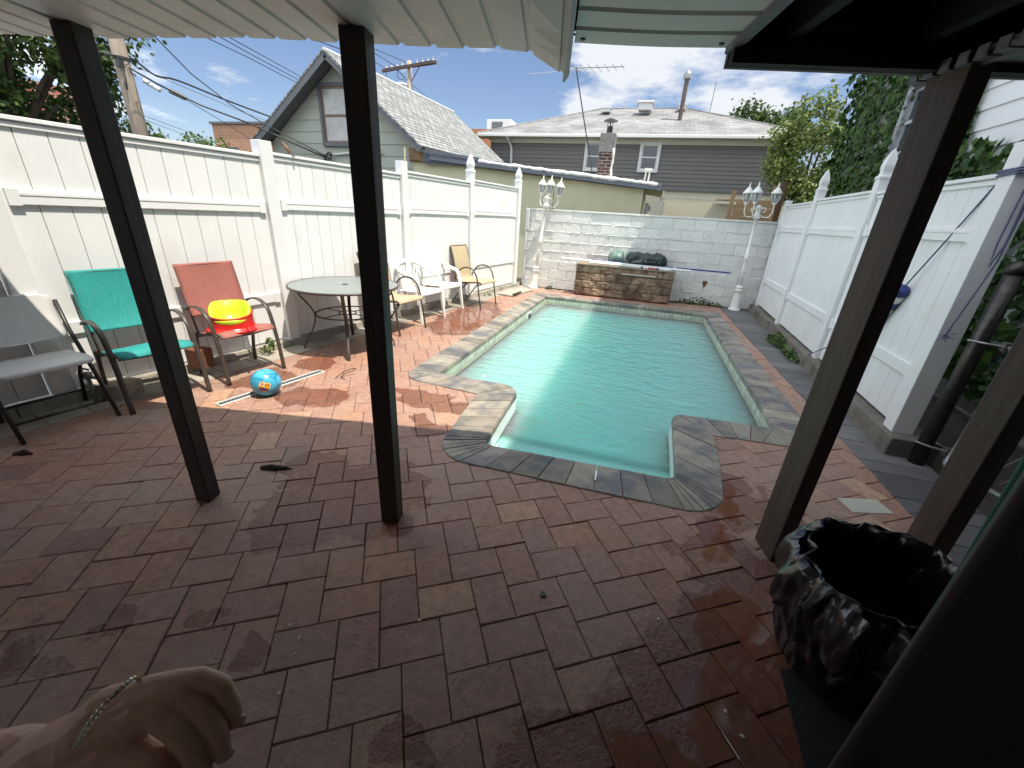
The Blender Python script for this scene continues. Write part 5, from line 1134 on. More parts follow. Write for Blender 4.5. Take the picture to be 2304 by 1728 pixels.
m = MB(); m.tube([a, r1, r2, b], .05, 6); m.tube([r2, c], .05, 6); m.build('ridge_caps', M_shingle2, hr)
m = MB(); m.box(K((E0 + E1) / 2, EY0 - .02, EZ - .055), (E1 - E0, .10, .11)); m.box(K(E1 + .02, (EY0 + EY1) / 2, EZ - .055), (.10, EY1 - EY0, .11)); m.build('gutter', M_wtrim, gy, bevel=.02)
m = MB(); m.add([K(E0, EY0, EZ - .12), K(E1, EY0, EZ - .12), K(E1, Y0 + .02, EZ - .12), K(E0, Y0 + .02, EZ - .12)], [(0, 1, 2, 3)]); m.box(K((X0 + X1) / 2, Y0 - .03, 4.28), (X1 - X0, .06, .14)); m.add([K(X1, EY0, EZ - .12), K(E1, EY0, EZ - .12), K(E1, EY1, EZ - .12), K(X1, EY1, EZ - .12)], [(0, 1, 2, 3)]); m.build('eave_soffit', mat('cream_soffit', (.46, .46, .38), .6), gy)
m = MB(); m.tube(smooth_path([K(-6.05, 17.95, 4.36), K(-6.0, 18.25, 4.15), K(-5.95, 18.33, 3.9), K(-5.95, 18.33, 2.9)], 5), .05, 8); m.build('downspout', M_wtrim, gy)
window(gy, K(-.40, 18.385, 3.78), .60, .86, (1, 0, 0), (0, -1, 0), (M_wtrim, M_gl)); window(gy, K(-2.40, 18.385, 3.78), .82, .90, (1, 0, 0), (0, -1, 0), (M_wtrim, M_gl))
window(gy, K(1.35, 18.385, 1.95), 1.5, .5, (1, 0, 0), (0, -1, 0), (M_cream, M_gl), sash=False); window(gy, K(3.2, 18.385, 1.95), 1.0, .5, (1, 0, 0), (0, -1, 0), (M_wtrim, mat('pale_blind', (.55, .55, .52), .5)), sash=False)
def vent(c, d, nm='roof_vent'):
    m = MB(); m.box(K(*c), d); m.box(K(c[0], c[1] + .06, c[2] + d[2] * .62), (d[0] * 1.25, d[1] * 1.5, d[2] * .3)); m.build(nm, M_wtrim, gy, bevel=.02)
vent((-2.62, 21.5, 5.95), (.36, .4, .14)); vent((-.95, 21.3, 6.02), (.55, .5, .26)); vent((.55, 21.9, 6.12), (.3, .4, .14))
m = MB(); m.tube([K(.50, 20.3, 5.3), K(.50, 20.3, 6.75)], .085, 12); m.build('vent_stack', mat('tarred_pipe', (.09, .07, .06), .7, var=.4, ns=7), gy); 
m = MB(); m.lathe([(.12, 6.72), (.15, 6.76), (.15, 6.90), (.10, 6.98), (.0, 7.0)], c=K(.5, 20.3, 0), n=14); m.build('stack_cap', M_steel, gy)
m = MB(); m.tube([K(1.72, 22.3, 6.0), K(1.74, 22.3, 7.15)], .012, 6); m.build('whip_aerial', M_black, gy)
vp = MB(); c0 = at(1452, 408, 12.2); c1_ = at(1458, 383, 12.2)
for dx in (-.045, .045): vp.tube([(dx, 0, -.4), (dx + .03, 0, c1_.z - c0.z)], .02, 8)
vp.box((.03, 0, c1_.z - c0.z + .02), (.18, .1, .05)); vpo = vp.build('twin_vent_pipes', M_wtrim, loc=(0, 0, 0)); vpo.location = c0; tag(vpo, 'pair of thin white vent pipes rising from the garage roof', 'vent pipe')

# ---------------- ivy covered white house, right
IX, IY0, IY1, IZ = 3.22, -4.0, 9.86, 8.45
iv = thing('ivy_house', 'white sided house on the right overgrown with ivy', 'house', (IX, 4, 0)); O4 = Vector((IX, 4, 0))
m = MB(); lap(m, (IX, IY1), (IX, IY0), 0, IZ, .20, .018, (-1, 0)); m.add([(IX, IY1, 0), (IX + 8, IY1, 0), (IX + 8, IY1, IZ), (IX, IY1, IZ)], [(0, 1, 2, 3)]); m.v = [tuple(Vector(v) - O4) for v in m.v]; m.build('siding', M_wsiding, iv)
m = MB(); m.add([Vector(p) - O4 for p in ((IX - .28, IY0, IZ), (IX + 8, IY0, IZ), (IX + 8, IY1 + .3, IZ), (IX - .28, IY1 + .3, IZ), (IX - .28, IY0, IZ + .2), (IX + 8, IY0, IZ + .2), (IX + 8, IY1 + .3, IZ + .2), (IX - .28, IY1 + .3, IZ + .2))],
    [(0, 1, 2, 3), (4, 5, 6, 7), (0, 1, 5, 4), (1, 2, 6, 5), (2, 3, 7, 6), (3, 0, 4, 7)]); m.build('roof', M_greytrim, iv)
window(iv, Vector((IX - .03, 7.48, 2.95)) - O4, .80, .80, (0, 1, 0), (-1, 0, 0), (mat('dull_trim', (.36, .36, .38), .6, var=.1), M_gl), depth=.10)
def leafcloud(pts, nrm, size, spread=.5, droop=.0, flat=False):
    """pts (n,3); nrm (n,3) main facing; returns verts, faces of pointed quads"""
    n = len(pts); a = rng.normal(size=(n, 3)) * spread + nrm; a /= np.linalg.norm(a, axis=1)[:, None]
    up = np.tile(np.array([0, 0, -1.0]), (n, 1)) + rng.normal(size=(n, 3)) * (.45 if droop else 1.4)
    t = up - a * np.sum(up * a, 1)[:, None]; t /= np.linalg.norm(t, axis=1)[:, None]; b = np.cross(a, t)
    s_ = (size * rng.uniform(.6, 1.25, n))[:, None]
    v = np.stack([pts - t * s_ * .45, pts + b * s_ * .42 + a * s_ * .06, pts + t * s_ * .62, pts - b * s_ * .42 + a * s_ * .06], 1).reshape(-1, 3)
    return v, [(4 * i, 4 * i + 1, 4 * i + 2, 4 * i + 3) for i in range(n)]
def ivypatch(name, zone, n, size, mat_, parent, org):
    pts = []
    while len(pts) < n:
        y = random.uniform(zone[0], zone[1]); z = random.uniform(zone[2], zone[3])
        if zone[4](y, z): pts.append((IX - .03 - abs(random.gauss(0, .07)) - .10 * max(0, NZ.noise(Vector((y * 1.3, z * 1.3, 0)))), y, z))
    pts = np.array(pts); nr = np.tile(np.array([-1.0, -.1, .35]), (len(pts), 1)); v, f = leafcloud(pts, nr, size, .42, 1)
    m = MB(); m.v = [tuple(p) for p in (v - np.array(org))]; m.f = [list(q) for q in f]; m.var = list(np.clip(rng.beta(1.6, 2.4, len(f)), 0, 1)); m.m = [0] * len(f)
    return m.build(name, mat_, parent, recalc=False)
M_ivy = leaf_mat('ivy_leaf', (.018, .055, .008), (.085, .165, .026))
edge = lambda y, z: (y > 6.35 + .5 * NZ.noise(Vector((z * .9, 3, 1))) + max(0, (3.2 - z)) * -.2) and not (7.04 < y < 7.86 and 2.50 < z < 3.36) and (y < 9.9)
ivypatch('ivy', (5.6, 9.92, .3, 8.3, edge), 15000, .10, M_ivy, iv, O4)
low = lambda y, z: z < 2.35 + .18 * NZ.noise(Vector((y * 1.2, 0, 2))) + .05 * (y - 4) and NZ.noise(Vector((y * 2.2, z * 2.2, 5))) > -.32
ivypatch('ivy', (1.5, 7.0, .2, 2.75, low), 4200, .115, M_ivy, iv, O4)
hang = []     # loose sprays standing off the far corner
for k in range(520):
    z = random.uniform(1.5, 8.2); hang.append((IX + random.uniform(-.28, .1), 9.86 + abs(random.gauss(0, .09)), z))
v, f = leafcloud(np.array(hang), np.tile(np.array([-.6, .8, .2]), (len(hang), 1)), .15, .6, 1); m = MB(); m.v = [tuple(p) for p in (v - np.array(O4))]; m.f = [list(q) for q in f]; m.var = list(rng.uniform(0, 1, len(f))); m.m = [0] * len(f); m.build('ivy', M_ivy, iv, recalc=False)

# ---------------- trees
def tree(name, label, base, trunk_h, trunk_r, blobs, n, size, mat_, group=None, cat='tree', clump=.55):
    t = thing(name, label, cat, base, 0, group); B = Vector(base); m = MB()
    top = Vector((sum(b[0] for b in blobs) / len(blobs), sum(b[1] for b in blobs) / len(blobs), trunk_h))
    m.tube(smooth_path([(0, 0, 0), (top.x * .15, top.y * .15, trunk_h * .4), (top.x * .5, top.y * .5, trunk_h)], 5), [trunk_r * (1 - .05 * i) for i in range(11)], 9)
    for b in blobs[:12]: m.tube(smooth_path([(top.x * .4, top.y * .4, trunk_h * .75), ((b[0] + top.x * .4) / 2, (b[1]) / 2, (b[2] + trunk_h) / 2 - .1), (b[0], b[1], b[2])], 4), [trunk_r * .5 * (1 - .09 * i) for i in range(9)], 6)
    m.build('trunk', M_bark, t, smooth=True)
    tot = sum(b[3] ** 2 for b in blobs); pts = []; nr = []
    for b in blobs:
        k = int(n * b[3] ** 2 / tot)
        # small clumps spread through each limb's volume
        nc = max(4, int(k / 26)); cc = rng.normal(size=(nc, 3)); cc /= np.linalg.norm(cc, axis=1)[:, None]; cc *= (b[3] * rng.uniform(.35, 1.05, nc) ** .6)[:, None]; cc[:, 2] *= .78
        ids = rng.integers(0, nc, k); p = cc[ids] + rng.normal(size=(k, 3)) * size * clump * 2.2 
        pts.append(p + np.array(b[:3])); q = p / (np.linalg.norm(p, axis=1)[:, None] + 1e-6); nr.append(q * .7 + np.array([0, 0, .5]))
    pts = np.concatenate(pts); nr = np.concatenate(nr); v, f = leafcloud(pts, nr, size, .8)
    m = MB(); m.v = [tuple(p) for p in v]; m.f = [list(q) for q in f]; m.var = list(rng.beta(1.8, 2.0, len(f))); m.m = [0] * len(f); m.build('crown', mat_, t, recalc=False)
    return t
M_bark = mat('bark', (.10, .08, .06), .9, var=.4, ns=8, bump=.8, bs=14, stretch=(1, 1, .2))
M_lfA = leaf_mat('dark_leaf', (.020, .048, .012), (.10, .155, .035)); M_lfB = leaf_mat('mid_leaf', (.04, .085, .015), (.13, .20, .045)); M_lfC = leaf_mat('yellow_leaf', (.07, .12, .022), (.25, .30, .09))
bl = [(random.uniform(-2.6, 2.2), random.uniform(-2, 2), random.uniform(1.9, 6.6), random.uniform(.7, 1.25)) for k in range(24)]
tree('leafy_tree', 'large dark leafy tree at the top left corner beyond the fence', (-18.9, 9.0, 0), 3.2, .20, bl, 22000, .16, M_lfA)
tree('leafy_tree', 'small green tree just behind the leaning utility pole', (-19.0, 12.6, 0), 2.2, .12, [(random.uniform(-.8, .5), random.uniform(-.6, .6), random.uniform(1.6, 3.5), random.uniform(.45, .6)) for k in range(8)], 2600, .14, M_lfB)
tree('bushy_tree', 'round light green tree top between the utility pole and brick building', (-33.0, 25, 0), 3.0, .2, [(random.uniform(-2.3, 2.2), random.uniform(-1, 1), random.uniform(2.6, 4.6) , random.uniform(.8, 1.25)) for k in range(12)], 5200, .22, M_lfB)
tree('bushy_tree', 'low green foliage in front of the brick building by the gable house', (-24.5, 22, 0), 2.0, .15, [(random.uniform(-2.2, 2.0), random.uniform(-1, 1), random.uniform(1.6, 3.2), random.uniform(.6, .9)) for k in range(10)], 3600, .2, M_lfC)
tree('bushy_tree', 'yellow green tree between the grey house and the ivy', (3.75, 13.4, 0), 2.0, .10, [(random.uniform(-.75, .7), random.uniform(-.7, .7), random.uniform(1.3, 4.3), random.uniform(.26, .46)) for k in range(24)], 11000, .085, M_lfC)
tree('overhanging_branch', 'leafy branch reaching left in front of the grey siding', (3.6, 12.9, 0), 2.0, .04, [(-.75, 0, 2.95, .14), (-.55, 0, 2.85, .17), (-.35, 0, 2.75, .2), (-.15, 0, 2.6, .22), (.0, 0, 2.4, .25)], 420, .11, M_lfC, cat='branch')
tree('leafy_tree', 'distant dark green tree top showing above the grey roof', (5.2, 31, 0), 5.0, .3, [(random.uniform(-2.2, 2.0), random.uniform(-1, 1), random.uniform(5.6, 7.5), random.uniform(.6, 1.0)) for k in range(14)], 7000, .20, M_lfA)
bt = thing('bare_tree', 'thin bare grey twigs rising beside the yellow green tree', 'tree', (5.5, 17.0, 0)); m = MB()
def twig(p, d, L_, r, dep):
    q = p + d * L_; m.tube([p, p.lerp(q, .5) + Vector((random.gauss(0, .02), random.gauss(0, .02), 0)), q], [r, r * .8, r * .6], 5)
    if dep:
        for _ in range(3): twig(p.lerp(q, random.uniform(.5, 1)), (d + Vector((random.gauss(0, .5), random.gauss(0, .5), random.gauss(.1, .3)))).normalized(), L_ * random.uniform(.5, .75), r * .55, dep - 1)
twig(Vector((0, 0, 0)), Vector((0, 0, 1)), 2.2, .05, 0)
for k in range(5): twig(Vector((0, 0, 2.0)), Vector((random.gauss(0, .3), random.gauss(0, .3), 1)).normalized(), 1.3, .03, 3)
m.build('branches', mat('grey_twigs', (.25, .23, .21), .9, var=.2), bt)

# ---------------- far buildings
M_ob = brick_mat('orange_brick', (.44, .20, .10), (.36, .16, .085), (.40, .30, .22), .5, .16, .03, .9, .2, noise=.12)
m = MB(); bb = thing('brick_building', 'flat roofed orange brick building far behind the left fence', 'building', (-32.2, 36, 0)); m.add([(-4.0, -6, 0), (4.5, -6, 0), (4.5, -6, 7.0), (-4.0, -6, 7.0), (4.5, 6, 0), (4.5, 6, 7.0), (-4.0, 6, 0), (-4.0, 6, 7.0)], [(0, 1, 2, 3), (1, 4, 5, 2), (6, 0, 3, 7), (3, 2, 5, 7), (4, 6, 7, 5)]); m.build('wall', M_ob, bb)
m = MB(); m.box((.25, -6.0, 7.06), (8.7, .3, .16)); m.build('parapet', M_greytrim, bb)
for x in (-2.2, .6, 3.0): window(bb, (x, -6.02, 4.6), 1.1, 1.3, (1, 0, 0), (0, -1, 0), (M_greytrim, M_gl), sash=False)
m = MB(); b2 = thing('brick_building', 'red brick building glimpsed through the dark tree at the left', 'building', (-32, 15, 0)); m.box((0, 0, 2.9), (9, 4, 5.8)); m.build('wall', brick_mat('red_brick', (.36, .12, .075), (.30, .10, .065), (.35, .28, .24), .4, .14, .02, .9, .2), b2)
for x in (-2, 1.6): window(b2, (x, -2.02, 3.6), 1.2, 1.5, (1, 0, 0), (0, -1, 0), (M_wtrim, M_gl), sash=False)
c_ = at(1128, 300, 30); ac = thing('rooftop_unit', 'white rooftop unit with a grey grille seen over the far left roof', 'rooftop unit', (c_.x, 30, c_.z - .6)); m = MB(); m.box((0, 0, .72), (1.7, 1.2, 1.15)); m.box((0, 0, .0), (9, 3, .25)); m.build('casing', M_wtrim, ac, bevel=.03)
m = MB(); m.box((-.1, -.61, .75), (.75, .03, .8)); m.build('grille', M_greytrim, ac)
c_ = at(1083, 310, 26); m = MB(); m.prism([(-1.2, -.6), (1.2, -.6), (1.2, .6), (-1.2, .6)], -4, .35); oo = m.build('far_roof', mat('terracotta', (.42, .17, .08), .8, var=.2)); oo.location = c_; tag(oo, 'small orange roof peeking between the two grey roofs', 'roof')

# ---------------- utility poles and wires
M_pole = mat('weathered_pole', (.30, .25, .20), .85, var=.35, ns=10, bump=.6, bs=22, stretch=(1, 1, .07))
pA = Vector((-11.95, 8.0, 0)); up = thing('utility_pole', 'weathered grey wooden utility pole behind the left fence', 'utility pole', tuple(pA))
m = MB(); m.tube([(0.02, 0, 0), (0, 0, 4), (-.02, 0, 9)], [.165, .15, .125], 14); m.build('shaft', M_pole, up, smooth=True)
m = MB()
for k in range(9): z = 2.3 + .36 * k; sg = 1 if k % 2 else -1; m.tube([(0, 0, z), (sg * .26, -.05, z), (sg * .27, -.05, z + .03)], .010, 5)
m.build('climbing_steps', M_steel, up)
m = MB(); m.lathe([(.15, 4.18), (.165, 4.19), (.165, 4.24), (.15, 4.25)], n=14); m.box((.1, -.12, 4.1), (.12, .1, .14)); m.tube(smooth_path([(.12, -.12, 4.1), (.22, -.16, 3.85), (.18, -.16, 3.6), (.1, -.14, 3.75)], 5), .014, 6); m.build('cable_bracket', M_black, up)
pB = Vector((-12.25, 21.2, 0)); ub = thing('utility_pole', 'distant utility pole with crossarms and a transformer above the roof', 'utility pole', tuple(pB)); zt = at(921, 137, 21.2).z
m = MB(); m.tube([(0, 0, 0), (-.03, 0, zt)], [.17, .12], 12); m.build('shaft', M_pole, ub, smooth=True)
m = MB(); 
for (dy, dz_, tl) in ((-.14, -.28, .05), (.14, -.16, -.02)): m.beam((-1.45, dy, zt + dz_ - .12), (1.35, dy, zt + dz_ + .12 + tl), .09, .12)
m.tube([(-.7, -.14, zt - .3), (0, 0, zt - .9)], .02, 5); m.tube([(.7, -.14, zt - .15), (0, 0, zt - .9)], .02, 5); m.build('crossarm', mat('dark_crossarm', (.08, .055, .045), .8, var=.3), ub)
m = MB()
for x in (-1.3, -1.0, -.7, -.4, .4, .7, 1.0, 1.25): m.lathe([(.02, zt - .2 + x * .09), (.055, zt - .12 + x * .09), (.03, zt - .06 + x * .09), (.045, zt + .0 + x * .09), (0, zt + .03 + x * .09)], c=(x, -.0, 0), n=8)
m.build('insulators', mat('grey_porcelain', (.35, .37, .38), .3), ub)
m = MB(); m.lathe([(.0, zt - 1.9), (.28, zt - 1.9), (.30, zt - 1.8), (.30, zt - 1.05), (.33, zt - 1.0), (.26, zt - .92), (0, zt - .9)], c=(-.42, -.1, 0), n=18); m.build('transformer', mat('transformer_grey', (.52, .54, .54), .4), ub, smooth=False)
m = MB(); m.tube(smooth_path([(-1.3, 0, zt - .3), (-1.25, -.1, zt - .9), (-.8, -.1, zt - 1.15), (-.5, -.1, zt - 1.0), (-.4, -.1, zt - 1.2)], 5), .014, 5); m.tube(smooth_path([(-.7, 0, zt - .3), (-.6, -.1, zt - .7), (-.25, -.1, zt - .8), (-.3, -.1, zt - 1.2)], 5), .014, 5); m.build('jumper_wires', M_black, ub)
def wire(label, pts, r=.012, sagm=.0):
    P = [Vector(p) for p in pts]
    if 'thin lines' in label or 'crossarms' in label or 'steep' in label: P = [P[0] + (P[0] - P[1]).normalized() * 14] + P     # the line runs on, over the porch roof
    if sagm: P = [P[0].lerp(P[1], f) + Vector((0, 0, -4 * sagm * f * (1 - f))) for f in [i / 12 for i in range(13)]]
    o_ = P[0]; m = MB(); m.tube([p - o_ for p in P], r, 6); o = m.build('overhead_wire', M_black, smooth=True); o.location = o_; return tag(o, label, 'wire', 'overhead wires between the poles and the houses')
SV = Vector((-8.62, 10.36, 2.64))
wire('thick wavy cable from the near pole towards the gable roof', smooth_path([at(225, 118, 6.6), at(262, 126, 8), at(300, 134, 8.4), at(350, 170, 9), at(400, 181, 9.6), at(508, 225, 10.8), at(612, 264, 12)], 4), .022)
wire('steep service wire from the upper left to the gable wall', [at(352, 86, 8.2), at(430, 166, 8.8), at(520, 236, 9.4), at(620, 292, 10.0), SV], .012)
wire('low twisted service cable from the near pole to the gable wall', [at(290, 152, 8), at(360, 192, 8.6), at(450, 236, 9.2), at(560, 277, 9.8), SV + Vector((-.02, 0, -.03))], .020)
wire('thin wire just under the low service cable', [at(300, 157, 8), at(420, 225, 9.2), at(520, 285, 11.0), at(590, 330, 13)], .008)
wire('thin line crossing above the low service cable', [at(290, 143, 8), at(400, 190, 9.4), at(560, 258, 11.6), at(600, 272, 12.5)], .006)
wire('uppermost of the three thin lines meeting the gable roof', [at(500, 75, 8), at(585, 122, 10), at(690, 180, 13.5)], .010); wire('middle of the three thin lines meeting the gable roof', [at(480, 75, 8), at(572, 126, 10), at(700, 195, 13.5)], .010); wire('lowest of the three thin lines meeting the gable roof', [at(455, 80, 8), at(560, 130, 10), at(690, 198, 13.5)], .010)
wire('lowest faint wire passing behind the near pole', [at(200, 205, 9), at(270, 240, 11), at(480, 318, 22)], .010); wire('second faint low wire behind the near pole', [at(250, 240, 10), at(340, 275, 14), at(480, 327, 24)], .010)
zc = zt - .1
wire('upper wire running right to the distant crossarms', [at(780, 80, 14), at(842, 110, 17), pB + Vector((-.2, 0, zt - .05))], .014); wire('second wire running right to the distant crossarms', [at(770, 92, 14), at(842, 119, 17), pB + Vector((-.75, 0, zt - .2))], .014); wire('lower wire running right to the distant crossarms', [at(770, 112, 14), at(842, 138, 17), pB + Vector((-1.3, 0, zt - .3))], .014)
wire('guy wire slanting down right from the distant pole', [pB + Vector((.1, 0, zt - .95)), at(980, 235, 22)], .010)
for nm_, (u0, v0), (u1, v1), yy, lab in (('splice_case', (322, 180), (362, 204), 8.35, 'pale grey splice case hanging on wires beside the near pole'), ('splice_case', (380, 203), (420, 222), 8.9, 'darker ribbed splice case further along the service cable')):
    a = at(u0, v0, yy); b = at(u1, v1, yy + .15); m = MB(); d_ = b - a; m.tube([(0, 0, 0), d_ * .04, d_ * .96, d_], [.02, .05, .05, .02], 10)
    if 'ribbed' in lab:
        for k in range(8): m.tube([d_ * (.08 + .11 * k), d_ * (.11 + .11 * k)], .062, 10)
    o = m.build(nm_, M_wtrim if 'pale' in lab else mat('splice_grey', (.22, .22, .22), .5)); o.location = a; tag(o, lab, 'splice case')

# ---------------- small things
bp_ = Vector((-3.39, 4.55, 1.985)); brd = MB()
def bird():
    t = thing('bird', 'small brown bird perched on the top rail of the left fence', 'bird', (LFX(3.72), 3.72, 1.917), R_(20)); t.scale = (.8, .8, .8)
    m = MB(); q = Matrix.Rotation(R_(55), 4, 'Y'); m.lathe([(.0, -.055), (.014, -.045), (.027, -.02), (.030, .005), (.024, .03), (.017, .045), (.021, .058), (.019, .072), (.009, .082), (.004, .088), (0, .098)], n=14, M=Matrix.Translation((0, 0, .062)) @ Matrix.Rotation(R_(-35), 4, 'Y')); bo = m.build('body', mat('bird_brown', (.17, .105, .065), .8, var=.4, ns=60), t, smooth=True)
    m = MB(); m.add([(.03, -.008, .03), (.03, .008, .03), (.085, .012, -.02), (.085, -.012, -.02)], [(0, 1, 2, 3)]); to = m.build('tail', mat('bird_dark', (.08, .05, .035), .8), t); s = to.modifiers.new('s', 'SOLIDIFY'); s.thickness = .004
    for sy in (-1, 1):
        m = MB(); m.lathe([(0, -.04), (.010, -.03), (.017, 0), (.012, .03), (0, .045)], n=10, M=Matrix.Translation((.008, sy * .022, .058)) @ Matrix.Rotation(R_(-35), 4, 'Y') @ Matrix.Scale(.45, 4, (0, 1, 0))); m.build('wing', mat('bird_wing', (.15, .09, .055), .8, var=.4, ns=80), t, smooth=True)
        m = MB(); m.tube([(.01, sy * .008, .04), (.006, sy * .009, .0)], .0025, 5); m.build('leg', mat('bird_leg', (.22, .12, .08), .7), t)
bird()
def weed(name, label, c, n, r, h, size, mat_, kind=None):
    pts = []; 
    for k in range(n): a = random.uniform(0, 6.28); q = random.random() ** .6; pts.append((c[0] + math.cos(a) * r[0] * q, c[1] + math.sin(a) * r[1] * q, c[2] + random.uniform(.01, h) * (1.15 - q)))
    v, f = leafcloud(np.array(pts), np.tile(np.array([0, -.3, .8]), (n, 1)), size, .9); m = MB(); m.v = [tuple(p) for p in v]; m.f = [list(q) for q in f]; m.var = list(rng.uniform(0, 1, n)); m.m = [0] * n
    o = m.build(name, mat_, recalc=False, loc=c); return tag(o, label, 'weed', kind=kind)
M_weed = leaf_mat('weed_leaf', (.035, .07, .018), (.13, .19, .05))
weed('weed', 'leafy weeds sprouting from the curb of the right fence', (2.02, 6.35, .02), 170, (.10, .42), .16, .06, M_weed)
weed('weed', 'second smaller clump of weeds along the right curb', (2.02, 5.75, .02), 110, (.08, .25), .14, .055, M_weed)
weed('weed', 'small weed on the left curb near the red chair', (-3.52, 3.08, .05), 26, (.10, .08), .13, .05, M_weed)
weed('weed', 'tuft of weed at the foot of the sunlit wall', (-1.86, 9.0, .0), 34, (.08, .05), .12, .045, M_weed)
weed('weed', 'weed by the curb near the far tan chair', (-2.72, 7.35, .02), 24, (.08, .1), .08, .04, M_weed)
weed('wall_weeds', 'row of small weeds along the shaded foot of the end wall', (1.25, 8.98, .0), 240, (.55, .06), .16, .045, M_weed, None)
m = MB(); lg = Vector((-2.36, 8.05, 0)); m.box((0, 0, .02), (.3, .95, .035), rz=R_(-12)); sl = m.build('paving_slab', M_borderL, bevel=.006); sl.location = lg; tag(sl, 'loose pale paving slab lying at the far left corner', 'slab')
m = MB(); m.tube([(0, 0, 0), (.05, .38, .0)], .028, 12); rl = m.build('black_tube', M_black); rl.location = (-2.30, 7.62, .03); tag(rl, 'short black tube end beside the slab in the far left corner', 'tube')
m = MB(); m.tube([(0, 0, .0), (.0, .004, .45), (.0, .0, .9), (.01, .0, 1.42)], [.03, .03, .034, .03], 10); m.box((.02, -.01, 1.35), (.07, .05, .42)); wp_ = m.build('wall_conduit', M_wtrim, smooth=False, bevel=.008); wp_.location = (-2.5, 9.0, .06); tag(wp_, 'white conduit and small box at the left end of the wall', 'conduit')
m = MB(); m.tube([(random.uniform(-.01, .01), random.uniform(-.01, .01), z / 10) for z in range(16)], [random.uniform(.012, .034) for _ in range(16)], 8); wp_ = m.build('foam_sealant', M_wtrim, smooth=True); wp_.location = (2.30, 9.02, .1); tag(wp_, 'lumpy white foam sealant down the right end of the wall', 'sealant')
def plank(loc, d, rz, label, m_, tilt=0):
    m = MB(); m.box((0, 0, 0), d); o = m.build('wooden_crate', m_, bevel=.004); o.location = loc; o.rotation_euler = (0, tilt, rz); tag(o, label, 'crate')
M_wood = mat('tan_wood', (.34, .22, .115), .7, var=.3, ns=7, stretch=(.2, 1, 1)); M_wood2 = mat('dark_wood', (.10, .06, .035), .8, var=.3, ns=7)
cr = thing('wooden_crate', 'stack of tan wooden boards standing behind the wall at the right', 'crate', (2.0, 9.75, 1.3))
m = MB(); 
for k in range(4): m.box((-.05, .0, .18 + .155 * k), (.82 - .04 * k, .03, .145))
m.build('boards', M_wood, cr, bevel=.004)
m = MB(); m.box((.36, .02, .52), (.10, .10, 1.05)); m.build('corner_post', M_wood2, cr, bevel=.005); m = MB(); m.box((-.48, .05, .45), (.07, .08, .85)); m.build('stake', M_wood, cr); m = MB(); m.box((.22, .05, .83), (.05, .05, .3)); m.build('stake', M_wood, cr)
m = MB(); m.add([(-.55, 0, 0), (.55, .0, .02), (.5, .5, .03), (-.5, .5, .01)], [(0, 1, 2, 3)]); m.add([(-.5, 0, .02), (-.1, 0, .05), (.2, .3, .04), (-.4, .4, .03)], [(0, 1, 2, 3)]); cb_ = m.build('cardboard', mat('cardboard', (.33, .21, .12), .8, var=.3, ns=4)); s = cb_.modifiers.new('s', 'SOLIDIFY'); s.thickness = .03; cb_.location = at(1655, 452, 15.0); tag(cb_, 'scraps of brown cardboard lying on a ledge below the grey siding', 'cardboard')
m = MB(); m.box((0, .3, -.55), (4.2, .6, 1.0)); ld = m.build('shed', M_cream); ld.location = at(1655, 456, 15.3); tag(ld, 'low cream flat topped shed below the grey siding', 'shed')
# litter on the pavers
def lit(name, label, pts, r, m_, flat=.5):
    m = MB(); m.tube([(p[0], p[1], p[2]) for p in pts], r, 6); o = m.build(name, m_, smooth=True, loc=pts[0]); return tag(o, label, 'litter')
M_leafd = mat('dry_leaf', (.022, .012, .008), .9)
lit('dark_leaf', 'dark curled leaf or stick on the pavers between the two dark posts', [(-1.98, 1.515, .006), (-1.93, 1.535, .012), (-1.87, 1.55, .01), (-1.81, 1.575, .004)], [.012, .017, .015, .003], M_leafd)
lit('dark_leaf', 'dark leaf on the pavers below the grey folding chair', [(-3.40, 1.09, .006), (-3.36, 1.115, .01), (-3.31, 1.13, .005)], [.008, .02, .006], M_leafd)
lit('twig', 'curly dry twig on the sunlit pavers beyond the drain', smooth_path([(-2.52, 2.82, .01), (-2.47, 2.9, .06), (-2.42, 2.98, .07), (-2.45, 3.0, .04), (-2.5, 2.92, .02), (-2.48, 2.86, .02), (-2.43, 2.84, .01)], 4), .0035, M_leafd)
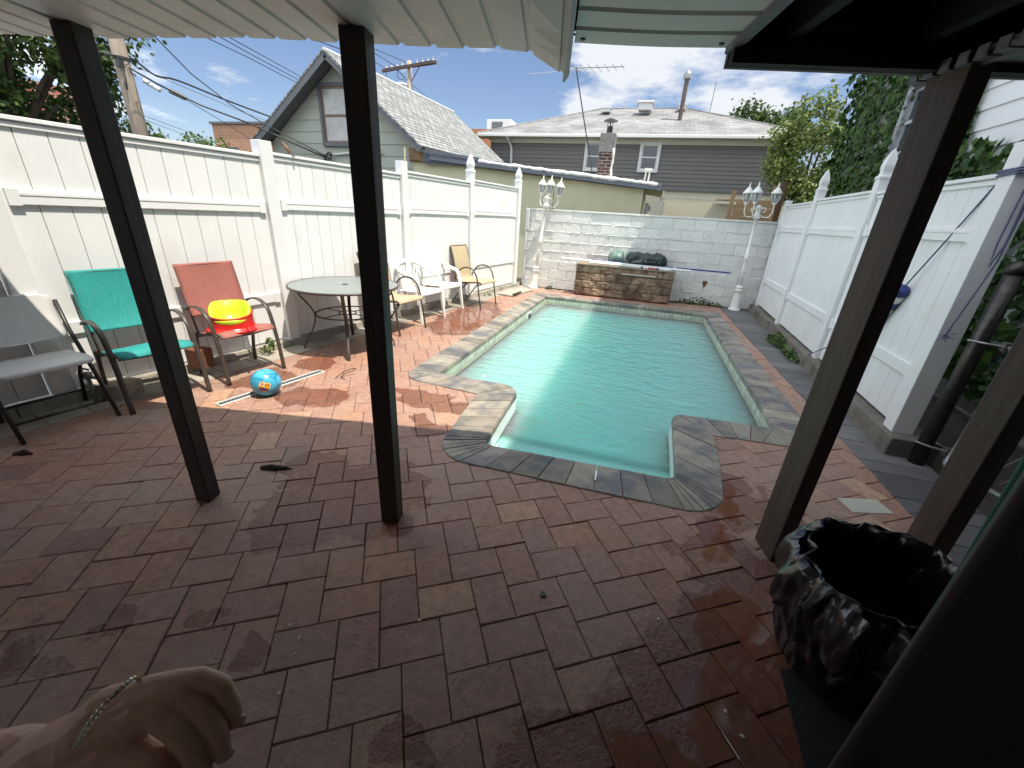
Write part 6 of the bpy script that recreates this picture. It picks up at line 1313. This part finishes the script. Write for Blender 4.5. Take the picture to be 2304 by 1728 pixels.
m = MB(); m.lathe([(.006, 0), (.013, 0), (.014, .006), (.013, .011), (.006, .011)], n=6); nu = m.build('metal_nut', mat('rusty_nut', (.08, .09, .06), .5, metal=.5)); nu.location = (-.165, 1.245, .002); tag(nu, 'small metal nut lying on the shaded pavers', 'nut')
M_pet = mat('pale_petal', (.62, .56, .46), .6)
for k, (x, y) in enumerate(((-.60, .965), (-.95, .70), (-1.05, .78), (-.90, .58), (.31, 1.30), (.52, 1.02), (.56, .96), (.47, .80), (.50, .79), (.40, .60), (.38, .57), (-.33, 1.52), (.9, 1.62), (-.98, .75))):
    m = MB(); m.lathe([(0, 0), (.004, .001), (.0055, .003), (.004, .005), (0, .0055)], n=8, M=Matrix.Rotation(random.uniform(0, 3), 4, 'Z') @ Matrix.Scale(1.5, 4, (1, 0, 0))); o = m.build('petal', M_pet, smooth=True); o.location = (x, y, .002); tag(o, 'tiny pale petal or pebble on the shaded pavers', 'litter', 'pale petals scattered on the pavers')
m = MB(); m.box((0, 0, 0), (.16, .13, .17)); wb = m.build('wood_block', mat('rusty_wood', (.15, .06, .03), .8, var=.3, ns=9), bevel=.006); wb.location = (-3.60, 2.42, .17); tag(wb, 'brown wooden block on the curb under the red chair', 'block')
tpz = thing('garden_tap', 'old garden tap and pipe low behind the grey folding chair', 'tap', (-3.78, 1.72, 0)); m = MB(); m.tube([(0, 0, 0), (0, 0, .2)], .014, 8); m.lathe([(.0, .19), (.03, .2), (.03, .24), (0, .25)], n=10); m.tube([(0, 0, .21), (.08, .02, .2), (.09, .02, .15)], .013, 8); m.tube([(-.04, 0, .27), (.04, 0, .27)], .008, 6); m.build('valve', M_steel, tpz, smooth=True)
st = MB(); st.box((0, 0, 0), (.30, .20, .12)); so_ = st.build('stone_block', M_conc, bevel=.01); so_.location = (-3.80, 1.86, .06); so_.rotation_euler = (0, 0, .2); tag(so_, 'grey stone block on the ground behind the folding chair', 'block')
pt = MB(); pt.add([(0, 0, 0), (.25, .03, 0), (.24, .16, 0), (-.01, .13, 0)], [(0, 1, 2, 3)]); po_ = pt.build('pale_slab', mat('pale_slab', (.50, .48, .40), .7, var=.1)); po_.location = (1.74, 4.35, .004); struct(po_)
p2_ = dup(po_, (1.42, 2.42, .004), .2); struct(p2_)
